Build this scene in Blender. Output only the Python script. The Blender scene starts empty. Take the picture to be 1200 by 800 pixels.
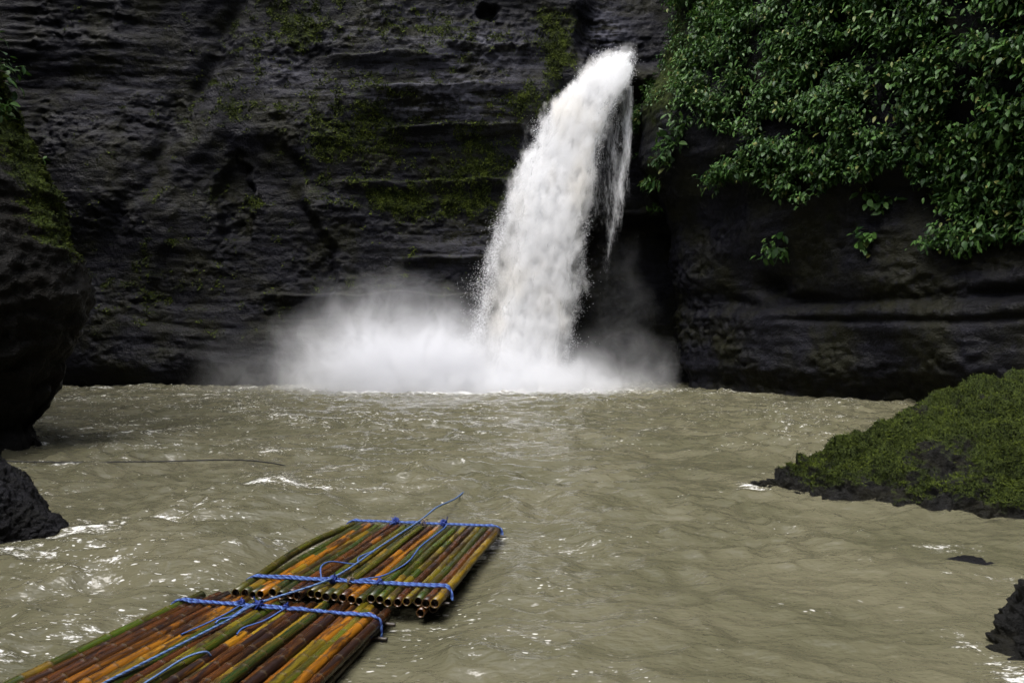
import bpy, math, random
import numpy as np
from mathutils import Vector, Matrix

random.seed(7)
RNG = np.random.default_rng(11)
scene = bpy.context.scene
COL = scene.collection
R = math.radians

# ------------------------------------------------------------------ camera
CAM_H, FPX, HORIZON = 2.8, 900.0, 405.0
cam_data = bpy.data.cameras.new('camera')
cam_data.lens = 27.0
cam_data.sensor_width = 36.0
cam_data.clip_start = 0.05
cam_data.clip_end = 800.0
cam = bpy.data.objects.new('camera', cam_data)
cam.location = (0, 0, CAM_H)
cam.rotation_euler = (R(90.318), 0, 0)
COL.objects.link(cam)
scene.camera = cam

# ------------------------------------------------------------------ light
SUN_EL, SUN_AZ = 68.0, 222.0          # azimuth clockwise from +Y
world = bpy.data.worlds.new('World')
scene.world = world
world.use_nodes = True
wt = world.node_tree
wt.nodes.clear()
sky = wt.nodes.new('ShaderNodeTexSky')
sky.sky_type = 'NISHITA'
sky.sun_disc = False
sky.sun_elevation = R(SUN_EL)
sky.sun_rotation = R(SUN_AZ)
sky.air_density = 1.0
sky.dust_density = 4.0
hsv = wt.nodes.new('ShaderNodeHueSaturation')
hsv.inputs['Saturation'].default_value = 0.52
bg = wt.nodes.new('ShaderNodeBackground')
bg.inputs['Strength'].default_value = 0.14
wo = wt.nodes.new('ShaderNodeOutputWorld')
wt.links.new(sky.outputs[0], hsv.inputs['Color'])
wt.links.new(hsv.outputs[0], bg.inputs['Color'])
wt.links.new(bg.outputs[0], wo.inputs['Surface'])

sun_data = bpy.data.lights.new('sun', 'SUN')
sun_data.energy = 1.5
sun_data.angle = R(35)
sun_data.color = (1.0, 0.98, 0.955)
sun = bpy.data.objects.new('sun', sun_data)
d = Vector((math.sin(R(SUN_AZ)) * math.cos(R(SUN_EL)), math.cos(R(SUN_AZ)) * math.cos(R(SUN_EL)), math.sin(R(SUN_EL))))
sun.rotation_euler = (-d).to_track_quat('-Z', 'Y').to_euler()
sun.location = (0, 0, 60)
COL.objects.link(sun)

scene.view_settings.view_transform = 'Standard'
scene.view_settings.look = 'None'
scene.view_settings.exposure = 1.42
scene.view_settings.gamma = 1.0
scene.view_settings.use_curve_mapping = False
scene.render.engine = 'CYCLES'
cy = scene.cycles
cy.use_denoising = True
cy.max_bounces = 8
cy.diffuse_bounces = 2
cy.glossy_bounces = 2
cy.transmission_bounces = 2
cy.volume_bounces = 4
cy.use_adaptive_sampling = True
cy.adaptive_threshold = 0.025
cy.transparent_max_bounces = 16
cy.volume_max_steps = 256
cy.sample_clamp_indirect = 6.0


# ------------------------------------------------------------------ noise
_perm = RNG.permutation(256).astype(np.int64)
_perm = np.concatenate([_perm, _perm, _perm])
_g = RNG.normal(size=(256, 3))
_g /= np.linalg.norm(_g, axis=1)[:, None]


def perlin(x, y, z=0.0):
    x, y, z = np.broadcast_arrays(np.asarray(x, float), np.asarray(y, float), np.asarray(z, float))
    xi, yi, zi = np.floor(x).astype(np.int64), np.floor(y).astype(np.int64), np.floor(z).astype(np.int64)
    xf, yf, zf = x - xi, y - yi, z - zi
    u, v, w = [t * t * t * (t * (t * 6 - 15) + 10) for t in (xf, yf, zf)]
    xi &= 255; yi &= 255; zi &= 255
    out = 0.0
    for dx in (0, 1):
        for dy in (0, 1):
            for dz in (0, 1):
                h = _perm[_perm[_perm[(xi + dx) & 255] + ((yi + dy) & 255)] + ((zi + dz) & 255)]
                gg = _g[h]
                dot = gg[..., 0] * (xf - dx) + gg[..., 1] * (yf - dy) + gg[..., 2] * (zf - dz)
                out = out + dot * (u if dx else 1 - u) * (v if dy else 1 - v) * (w if dz else 1 - w)
    return out * 1.5


def fbm(x, y, z=0.0, octv=4, gain=0.5, lac=2.07):
    s, a = 0.0, 1.0
    for i in range(octv):
        s = s + a * perlin(x + 13.7 * i, y + 7.3 * i, z + 3.1 * i)
        x, y, z = x * lac, y * lac, z * lac
        a *= gain
    return s


def billow(x, y, z=0.0, octv=4, gain=0.5):
    s, a = 0.0, 1.0
    for i in range(octv):
        s = s + a * (np.abs(perlin(x + 17.1 * i, y + 5.9 * i, z + 9.3 * i)) * 2 - 0.5)
        x, y, z = x * 2.03, y * 2.03, z * 2.03
        a *= gain
    return s


def sstep(a, b, x):
    t = np.clip((np.asarray(x, float) - a) / (b - a), 0, 1)
    return t * t * (3 - 2 * t)


def gauss(x, y, cx, cy_, rx, ry):
    return np.exp(-((x - cx) / rx) ** 2 - ((y - cy_) / ry) ** 2)


def wx(px, Y):                       # photograph column at a known distance -> world x
    return (px - 600.0) / FPX * Y


def wz(py, Y):
    return CAM_H - (py - HORIZON) / FPX * Y


# ------------------------------------------------------------------ mesh helpers
def build_mesh(name, verts, faces, mat=None, smooth=True, attrs=None, cols=None):
    """verts (N,3), faces (M,k) array of one polygon size"""
    verts = np.asarray(verts, dtype=np.float32).reshape(-1, 3)
    faces = np.asarray(faces, dtype=np.int32)
    m, k = faces.shape
    me = bpy.data.meshes.new(name)
    me.vertices.add(len(verts))
    me.vertices.foreach_set('co', verts.ravel())
    me.loops.add(m * k)
    me.loops.foreach_set('vertex_index', faces.ravel())
    me.polygons.add(m)
    me.polygons.foreach_set('loop_start', np.arange(0, m * k, k, dtype=np.int32))
    me.polygons.foreach_set('loop_total', np.full(m, k, dtype=np.int32))
    me.polygons.foreach_set('use_smooth', np.full(m, smooth, dtype=bool))
    for an, av in (attrs or {}).items():
        a = me.attributes.new(an, 'FLOAT', 'POINT')
        a.data.foreach_set('value', np.asarray(av, dtype=np.float32).ravel())
    for an, av in (cols or {}).items():
        a = me.attributes.new(an, 'FLOAT_COLOR', 'POINT')
        c = np.ones((len(verts), 4), dtype=np.float32)
        c[:, :3] = av
        a.data.foreach_set('color', c.ravel())
    me.update(calc_edges=True)
    me.validate()
    if mat:
        me.materials.append(mat)
    return me


def link(name, data, parent=None, loc=None):
    o = bpy.data.objects.new(name, data)
    COL.objects.link(o)
    if parent is not None:
        o.parent = parent
    if loc is not None:
        o.location = loc
    return o


def tag(o, label=None, category=None, group=None, kind=None):
    for k, v in (('label', label), ('category', category), ('group', group), ('kind', kind)):
        if v:
            o[k] = v
    return o


def thing(name, label, category, loc=(0, 0, 0), group=None):
    return tag(link(name, None, None, loc), label, category, group)


def part(name, verts, faces, mat, parent, **kw):
    verts = np.asarray(verts, float).reshape(-1, 3) - np.array(parent.location)[None, :]
    return link(name, build_mesh(name, verts, faces, mat, **kw), parent)


def grid_faces(nu, nv, wrap_u=False):
    """vertices indexed v*nu+u"""
    u = np.arange(nu if wrap_u else nu - 1)
    v = np.arange(nv - 1)
    U, V = np.meshgrid(u, v)
    U, V = U.ravel(), V.ravel()
    U1 = (U + 1) % nu
    return np.stack([V * nu + U, V * nu + U1, (V + 1) * nu + U1, (V + 1) * nu + U], 1)


def grid_normals(P):
    """P (nv,nu,3)"""
    du = np.gradient(P, axis=1)
    dv = np.gradient(P, axis=0)
    n = np.cross(du, dv)
    return n / (np.linalg.norm(n, axis=2, keepdims=True) + 1e-9)


def spline(pts, step):
    """Catmull-Rom through pts, resampled at about step metres"""
    pts = np.asarray(pts, float)
    ext = np.vstack([2 * pts[0] - pts[1], pts, 2 * pts[-1] - pts[-2]])
    out = []
    for i in range(1, len(ext) - 2):
        p0, p1, p2, p3 = ext[i - 1], ext[i], ext[i + 1], ext[i + 2]
        n = max(2, int(np.linalg.norm(p2 - p1) / step))
        for t in np.linspace(0, 1, n, endpoint=False):
            out.append(0.5 * ((2 * p1) + (-p0 + p2) * t + (2 * p0 - 5 * p1 + 4 * p2 - p3) * t * t + (-p0 + 3 * p1 - 3 * p2 + p3) * t ** 3))
    out.append(ext[-2])
    return np.array(out)


def frames(path):
    T = np.gradient(path, axis=0)
    T /= np.linalg.norm(T, axis=1)[:, None] + 1e-9
    ref = np.array([0.0, 0.0, 1.0])
    A = np.cross(T, ref)
    bad = np.linalg.norm(A, axis=1) < 0.15
    A[bad] = np.cross(T[bad], np.array([1.0, 0.0, 0.0]))
    for i in range(1, len(A)):
        if np.dot(A[i], A[i - 1]) < 0:
            A[i] *= -1
    A /= np.linalg.norm(A, axis=1)[:, None] + 1e-9
    B = np.cross(T, A)
    return T, A, B


def tube(path, rad, seg=6):
    path = np.asarray(path, float)
    n = len(path)
    rad = np.broadcast_to(np.asarray(rad, float), (n,))
    T, A, B = frames(path)
    th = np.linspace(0, 2 * np.pi, seg, endpoint=False)
    V = path[:, None, :] + rad[:, None, None] * (A[:, None, :] * np.cos(th)[None, :, None] + B[:, None, :] * np.sin(th)[None, :, None])
    return V.reshape(-1, 3), grid_faces(seg, n, wrap_u=True)


class Joined:
    def __init__(self):
        self.v, self.f, self.n = [], [], 0

    def add(self, vf):
        v, f = vf
        self.v.append(np.asarray(v, float).reshape(-1, 3)); self.f.append(np.asarray(f) + self.n); self.n += len(self.v[-1])
        return self

    def get(self):
        return np.vstack(self.v), np.vstack(self.f)


def twisted(path, r=0.016, pitch=0.10, strands=3):
    """a laid rope: strands wound round the path"""
    path = np.asarray(path, float)
    T, A, B = frames(path)
    s = np.concatenate([[0], np.cumsum(np.linalg.norm(np.diff(path, axis=0), axis=1))])
    j = Joined()
    sh = []
    for k in range(strands):
        ph = 2 * np.pi * (s / pitch + k / strands)
        vf = tube(path + 0.56 * r * (A * np.cos(ph)[:, None] + B * np.sin(ph)[:, None]), 0.52 * r, 6)
        j.add(vf)
        sh.append(np.full(len(vf[0]), (0.0, 0.45, 1.0)[k % 3]))
    return (*j.get(), np.concatenate(sh))


# ------------------------------------------------------------------ material helpers
class NT:
    def __init__(self, name):
        self.m = bpy.data.materials.new(name)
        self.m.use_nodes = True
        self.t = self.m.node_tree
        self.t.nodes.clear()
        self.out = self.n('ShaderNodeOutputMaterial')
        self.coord = None

    def n(self, typ, **kw):
        nd = self.t.nodes.new(typ)
        for k, v in kw.items():
            setattr(nd, k, v)
        return nd

    def set(self, sock, v):
        if isinstance(v, bpy.types.NodeSocket):
            self.t.links.new(v, sock)
        elif v is not None:
            sock.default_value = v

    def pos(self):
        if self.coord is None:
            self.coord = self.n('ShaderNodeTexCoord').outputs['Object']
        return self.coord

    def map(self, scale=(1, 1, 1), vec=None, rot=(0, 0, 0), loc=(0, 0, 0)):
        m = self.n('ShaderNodeMapping')
        self.set(m.inputs['Vector'], vec or self.pos())
        m.inputs['Scale'].default_value = scale
        m.inputs['Rotation'].default_value = rot
        m.inputs['Location'].default_value = loc
        return m.outputs[0]

    def noise(self, scale, detail=4, rough=0.55, vec=None, dist=0.0):
        n = self.n('ShaderNodeTexNoise')
        self.set(n.inputs['Vector'], vec or self.pos())
        n.inputs['Scale'].default_value = scale
        n.inputs['Detail'].default_value = detail
        n.inputs['Roughness'].default_value = rough
        n.inputs['Distortion'].default_value = dist
        return n.outputs['Fac']

    def voronoi(self, scale, vec=None, feature='F1', out='Distance'):
        n = self.n('ShaderNodeTexVoronoi', feature=feature)
        self.set(n.inputs['Vector'], vec or self.pos())
        n.inputs['Scale'].default_value = scale
        return n.outputs[out]

    def math(self, op, a, b=None, c=None, clamp=False):
        n = self.n('ShaderNodeMath', operation=op)
        n.use_clamp = clamp
        self.set(n.inputs[0], a)
        if b is not None: self.set(n.inputs[1], b)
        if c is not None: self.set(n.inputs[2], c)
        return n.outputs[0]

    def vmath(self, op, a, b=None):
        n = self.n('ShaderNodeVectorMath', operation=op)
        self.set(n.inputs[0], a)
        if b is not None: self.set(n.inputs[1], b)
        return n.outputs['Value'] if op in ('DOT_PRODUCT', 'LENGTH') else n.outputs['Vector']

    def rng(self, v, a, b, c=0.0, d=1.0, smooth=True):
        n = self.n('ShaderNodeMapRange', interpolation_type='SMOOTHSTEP' if smooth else 'LINEAR')
        self.set(n.inputs['Value'], v)
        for k, x in zip(('From Min', 'From Max', 'To Min', 'To Max'), (a, b, c, d)):
            n.inputs[k].default_value = x
        return n.outputs['Result']

    def mix(self, f, a, b, blend='MIX'):
        n = self.n('ShaderNodeMix', data_type='RGBA', blend_type=blend)
        self.set(n.inputs['Factor'], f)
        self.set(n.inputs['A'], (*a, 1) if isinstance(a, tuple) else a) if False else None
        for nm, v in (('A', a), ('B', b)):
            s = [i for i in n.inputs if i.name == nm and i.type == 'RGBA'][0]
            self.set(s, (*v, 1) if isinstance(v, tuple) and len(v) == 3 else v)
        return [o for o in n.outputs if o.type == 'RGBA'][0]

    def attr(self, name, out='Fac'):
        n = self.n('ShaderNodeAttribute', attribute_name=name)
        return n.outputs[out]

    def bump(self, h, strength=0.5, dist=0.1, normal=None):
        n = self.n('ShaderNodeBump')
        n.inputs['Strength'].default_value = strength
        n.inputs['Distance'].default_value = dist
        self.set(n.inputs['Height'], h)
        if normal is not None:
            self.set(n.inputs['Normal'], normal)
        return n.outputs[0]

    def principled(self, color, rough=0.5, normal=None, spec=0.5, **kw):
        p = self.n('ShaderNodeBsdfPrincipled')
        self.set(p.inputs['Base Color'], (*color, 1) if isinstance(color, tuple) else color)
        self.set(p.inputs['Roughness'], rough)
        p.inputs['Specular IOR Level'].default_value = spec
        if normal is not None:
            self.set(p.inputs['Normal'], normal)
        for k, v in kw.items():
            self.set(p.inputs[k.replace('_', ' ')], v)
        return p.outputs[0]

    def surface(self, s):
        self.t.links.new(s, self.out.inputs['Surface'])
        return self.m


def rock_material(name, c1, c2, c3, s=1.0, wet=0.3, strat=3.0, moss1=(0.008, 0.012, 0.003), moss2=(0.026, 0.036, 0.006), bump=0.6, spec=0.2):
    """wet layered rock with moss where the 'moss' attribute says so; s scales the grain"""
    k = NT(name)
    lay = k.map((0.4 * s, 0.4 * s, 0.6 * strat * s))
    n1 = k.noise(1.0, 3, 0.62, lay)
    n2 = k.noise(0.35 * s, 3, 0.6)
    n3 = k.noise(3.4 * s, 3, 0.65)
    peb = k.voronoi(5.0 * s)
    col = k.mix(k.rng(n1, 0.35, 0.65), c1, c2)
    col = k.mix(k.rng(n2, 0.42, 0.66), col, c3)
    col = k.mix(k.rng(n3, 0.5, 0.72, 0, 0.55), col, (c2[0] * 1.4, c2[1] * 1.4, c2[2] * 1.5))
    fine = k.noise(14.0 * s, 3, 0.7)
    col = k.mix(k.math('MULTIPLY', k.attr('pale'), k.rng(k.math('ADD', n1, k.math('MULTIPLY', n3, 0.4)), 0.62, 0.82), clamp=True), col, (0.085, 0.085, 0.108))  # lavender sky sheen of wet ledges, put into the rock colour
    mm = k.math('ADD', k.attr('moss'), k.math('MULTIPLY', k.math('SUBTRACT', k.noise(1.3 * s, 4, 0.68), 0.5), 1.5))
    mm = k.math('ADD', mm, k.math('MULTIPLY', k.math('SUBTRACT', fine, 0.5), 0.7))
    mf = k.rng(mm, 0.30, 0.72)
    mossc = k.mix(k.rng(k.noise(7.0 * s, 2, 0.7), 0.38, 0.68), moss1, moss2)
    col = k.mix(mf, col, mossc)
    h = k.math('ADD', k.math('MULTIPLY', n3, 0.8), k.math('MULTIPLY', fine, 0.45))
    h = k.math('ADD', h, k.math('MULTIPLY', n1, 0.6))
    h = k.math('ADD', h, k.math('MULTIPLY', k.math('MINIMUM', peb, 0.45), -0.5))
    nrm = k.bump(h, bump, 0.22 / s)
    ro = k.rng(k.noise(0.8 * s, 3, 0.6), 0.35, 0.7, wet, wet + 0.35)
    ro = k.math('SUBTRACT', ro, k.rng(fine, 0.56, 0.68, 0.0, 0.24))
    ro = k.math('ADD', ro, k.math('MULTIPLY', mf, 0.4), clamp=True)
    return k.surface(k.principled(col, ro, nrm, spec))


M = {}
M['cliff'] = rock_material('wet_layered_rock', (0.0039, 0.0040, 0.0050), (0.0084, 0.0085, 0.0122), (0.0078, 0.0080, 0.0036), 1.0, 0.38, 4.5, bump=0.5, spec=0.09)
M['cliff_near'] = rock_material('wet_dark_rock', (0.0050, 0.0049, 0.0044), (0.0125, 0.0118, 0.0110), (0.008, 0.0068, 0.0045), 2.2, 0.40, 1.2, (0.012, 0.018, 0.004), (0.045, 0.065, 0.011), bump=0.9, spec=0.12)
M['boulder_dark'] = rock_material('charcoal_stone', (0.0045, 0.0045, 0.0055), (0.0105, 0.0105, 0.013), (0.006, 0.006, 0.0056), 6.0, 0.36, 1.0, bump=1.0, spec=0.10)
M['boulder_moss'] = rock_material('mossy_conglomerate', (0.0036, 0.0037, 0.0035), (0.0088, 0.0088, 0.0086), (0.007, 0.0066, 0.0036), 5.0, 0.42, 1.0,
                                  (0.010, 0.015, 0.004), (0.040, 0.056, 0.009), bump=0.9, spec=0.12)


def moss_tuft_material():
    k = NT('moss_blades')
    t = k.attr('tint')
    col = k.mix(t, (0.005, 0.008, 0.002), (0.058, 0.078, 0.010))
    return k.surface(k.principled(col, 0.75, None, 0.08))


def leaf_material(name, ca, cb, cc, rough=0.34):
    k = NT(name)
    oi = k.n('ShaderNodeObjectInfo')
    t = k.math('FRACT', k.math('ADD', k.attr('tint'), oi.outputs['Random']))
    col = k.mix(k.rng(t, 0.0, 0.9), ca, cb)
    col = k.mix(k.rng(t, 0.93, 0.99), col, cc)
    p = k.principled(col, rough, None, 0.22)
    tr = k.n('ShaderNodeBsdfTranslucent')
    k.set(tr.inputs['Color'], k.mix(0.5, col, (0.04, 0.09, 0.01)))
    mx = k.n('ShaderNodeMixShader')
    mx.inputs[0].default_value = 0.18
    k.t.links.new(p, mx.inputs[1]); k.t.links.new(tr.outputs[0], mx.inputs[2])
    return k.surface(mx.outputs[0])


M['moss'] = moss_tuft_material()
M['leaf'] = leaf_material('broad_leaf', (0.012, 0.038, 0.009), (0.050, 0.110, 0.020), (0.14, 0.15, 0.04), 0.5)


def stem_material():
    k = NT('stem')
    return k.surface(k.principled((0.035, 0.03, 0.016), 0.7))


M['stem'] = stem_material()


def water_material():
    k = NT('muddy_water')
    foam = k.attr('foam')
    silt = k.mix(k.rng(k.noise(0.35, 4, 0.6, None, 0.8), 0.35, 0.65), (0.080, 0.077, 0.047), (0.103, 0.097, 0.062))
    fn = k.noise(3.2, 4, 0.72, k.map((1.0, 2.1, 1.0)))
    fs = k.noise(16.0, 3, 0.7, k.map((1.0, 1.8, 1.0)))
    f = k.math('ADD', foam, k.math('MULTIPLY', k.math('SUBTRACT', fn, 0.5), 1.3))
    f = k.math('ADD', f, k.math('MULTIPLY', k.math('SUBTRACT', fs, 0.5), 0.9))
    ff = k.rng(f, 0.52, 0.80)
    wn = k.n('ShaderNodeTexNoise'); k.set(wn.inputs['Vector'], k.pos()); wn.inputs['Scale'].default_value = 6.0; wn.inputs['Detail'].default_value = 2.0
    vv = k.vmath('ADD', k.pos(), k.vmath('MULTIPLY', wn.outputs['Color'], (0.22, 0.10, 0.0)))
    vs = k.n('ShaderNodeTexVoronoi'); k.set(vs.inputs['Vector'], k.map((1.0, 2.3, 1.0), vv)); vs.inputs['Scale'].default_value = 9.0
    sepc = k.n('ShaderNodeSeparateColor'); k.set(sepc.inputs[0], vs.outputs['Color'])
    pk = k.math('MULTIPLY', k.rng(k.math('DIVIDE', vs.outputs['Distance'], k.math('ADD', k.math('MULTIPLY', k.math('POWER', sepc.outputs[0], 2.0), 0.34), 0.01)), 1.0, 0.6), k.rng(k.math('ADD', k.noise(0.9, 3, 0.6), k.attr('speck')), 0.52, 0.62))
    ff = k.math('MAXIMUM', ff, k.math('MULTIPLY', pk, 0.7))
    col = k.mix(ff, silt, (0.74, 0.74, 0.72))
    h = k.math('ADD', k.noise(2.4, 3, 0.62, k.map((0.8, 1.3, 1.0))), k.math('MULTIPLY', k.noise(9.0, 3, 0.62, k.map((0.8, 1.25, 1.0))), 0.20))
    h = k.math('ADD', h, k.math('MULTIPLY', ff, k.math('MULTIPLY', fs, 0.12)))
    nrm = k.bump(h, 0.55, 0.14)
    ro = k.math('ADD', 0.085, k.math('MULTIPLY', ff, 0.5))
    return k.surface(k.principled(col, ro, nrm, 0.5, IOR=1.33))


M['water'] = water_material()


def fall_material(name='white_water', lo=0.22, hi=0.80):
    k = NT(name)
    tint = k.attr('silt')
    fl = k.attr('flow', 'Vector')
    n = k.noise(0.55, 5, 0.6, k.map((1.0, 1.0, 0.5), fl), 0.6)
    col = k.mix(k.math('MULTIPLY', k.rng(n, 0.5, 0.72), k.math('ADD', tint, 0.25), clamp=True), (0.90, 0.91, 0.93), (0.66, 0.61, 0.50))
    p = k.principled(col, 0.55, k.bump(k.math('ADD', k.noise(5.0, 3, 0.7, k.map((1.0, 1.0, 0.3), fl)), k.math('MULTIPLY', k.noise(16, 2, 0.7, k.map((1, 1, 0.35), fl)), 0.35)), 0.35, 0.12), 0.15, Subsurface_Weight=0.85, Subsurface_Radius=(1.0, 1.0, 1.0), Subsurface_Scale=0.3)
    tr = k.n('ShaderNodeBsdfTranslucent')
    k.set(tr.inputs['Color'], (0.85, 0.87, 0.9, 1))
    mx = k.n('ShaderNodeMixShader'); mx.inputs[0].default_value = 0.3
    k.t.links.new(p, mx.inputs[1]); k.t.links.new(tr.outputs[0], mx.inputs[2])
    dens = k.attr('solid')
    a = k.math('ADD', dens, k.math('MULTIPLY', k.math('SUBTRACT', k.noise(2.2, 4, 0.72, k.map((1.3, 1.0, 0.26), fl), 0.5), 0.5), 1.9))
    a = k.math('ADD', a, k.math('MULTIPLY', k.math('SUBTRACT', k.noise(9.0, 4, 0.7, k.map((1.2, 1.0, 0.3), fl)), 0.5), 1.0))
    a = k.rng(a, lo, hi)
    tp = k.n('ShaderNodeBsdfTransparent')
    m2 = k.n('ShaderNodeMixShader')
    k.set(m2.inputs[0], a)
    k.t.links.new(tp.outputs[0], m2.inputs[1]); k.t.links.new(mx.outputs[0], m2.inputs[2])
    return k.surface(m2.outputs[0])


M['fall'] = fall_material()
M['veil'] = fall_material('thin_veil', 0.0, 1.5)


def spray_material():
    k = NT('spray_drops')
    return k.surface(k.principled((0.86, 0.87, 0.9), 0.4, None, 0.4))


M['spray'] = spray_material()


def bamboo_material():
    k = NT('wet_bamboo')
    base = k.attr('tone', 'Color')
    oi = k.n('ShaderNodeObjectInfo')
    off = k.n('ShaderNodeCombineXYZ')
    k.set(off.inputs[0], k.math('MULTIPLY', oi.outputs['Random'], 60.0))
    k.set(off.inputs[1], k.math('MULTIPLY', oi.outputs['Random'], 23.0))
    vec = k.vmath('ADD', k.pos(), off.outputs[0])
    st = k.noise(1.0, 5, 0.65, k.map((55, 2.2, 55), vec))          # poles run along local Y
    bl = k.noise(1.0, 6, 0.7, k.map((9, 1.4, 9), vec), 0.8)
    sp = k.noise(1.0, 4, 0.6, k.map((60, 30, 60), vec))
    col = k.mix(k.rng(st, 0.35, 0.7, 0.0, 0.55), base, k.mix(0.6, base, (0.15, 0.06, 0.007)))
    dark = k.math('MULTIPLY', k.rng(bl, 0.44, 0.58), k.attr('stain'))
    col = k.mix(dark, col, (0.014, 0.006, 0.004))
    col = k.mix(k.rng(sp, 0.62, 0.72, 0, 0.5), col, (0.04, 0.022, 0.01))
    col = k.mix(k.attr('node'), col, (0.075, 0.05, 0.022))
    h = k.math('ADD', k.math('MULTIPLY', st, 0.6), k.math('MULTIPLY', bl, 0.6))
    ro = k.rng(bl, 0.3, 0.7, 0.14, 0.40)
    return k.surface(k.principled(col, ro, k.bump(h, 0.35, 0.012), 0.5))


M['bamboo'] = bamboo_material()


def plain(name, col, rough=0.6, var=0.35, scale=20):
    k = NT(name)
    n = k.noise(scale, 4, 0.6)
    c = k.mix(k.rng(n, 0.35, 0.65), tuple(v * (1 - var) for v in col), tuple(min(1, v * (1 + var)) for v in col))
    return k.surface(k.principled(c, rough, k.bump(n, 0.3, 0.01), 0.4))




def rope_material(name, dark, light):
    k = NT(name)
    f = k.math('ADD', k.attr('shade'), k.math('MULTIPLY', k.math('SUBTRACT', k.noise(70, 2, 0.6), 0.5), 1.2), clamp=True)
    return k.surface(k.principled(k.mix(f, dark, light), 0.6, None, 0.3))


M['rope'] = rope_material('blue_nylon_rope', (0.008, 0.022, 0.15), (0.09, 0.17, 0.42))
M['tow'] = rope_material('pale_blue_rope', (0.04, 0.085, 0.22), (0.13, 0.21, 0.38))
M['old_rope'] = plain('grey_cord', (0.16, 0.13, 0.10), 0.8, 0.4, 70)
M['black_rope'] = plain('black_rope', (0.012, 0.012, 0.012), 0.6, 0.3, 40)
M['stick'] = plain('dark_wet_wood', (0.03, 0.024, 0.018), 0.4, 0.4, 30)


# ================================================================== THE SETTING
def cliff_detail(X, Yc, Z, s=1.0):
    """relief of layered volcanic rock, metres outward; s scales its feature size"""
    zz = Z + 0.55 * perlin(X / 9, Z / 7, Yc / 9) + 0.03 * X
    d = 0.0
    for sc, am in ((2.3, 0.22), (1.05, 0.10), (0.46, 0.06), (0.22, 0.035)):
        v = perlin(X / (sc * 7 * s), zz / (sc * s), Yc / (sc * 7 * s))
        d = d + am * np.tanh(2.0 * v) * (0.55 + 0.6 * perlin(X / 5, Z / 4, Yc / 5 + 40))
    rough = sstep(-0.25, 0.5, perlin(X / 4.2 + 50, Z / 3.1, Yc / 4.2))
    b = np.abs(perlin(X / (1.3 * s), Z / (0.9 * s), Yc / (1.3 * s)))
    d = d + (0.15 + 0.45 * rough) * (0.36 * b)
    d = d + (0.25 + 0.75 * rough) * 0.17 * fbm(X / (0.7 * s), Z / (0.55 * s), Yc / (0.7 * s), 4, 0.6)
    return d


def zrows(fine_to, fine, top):
    z = list(np.arange(-1.6, fine_to, fine))
    dz = fine
    while z[-1] < top:
        dz *= 1.09
        z.append(z[-1] + min(dz, 1.6))
    return np.array(z)


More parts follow.
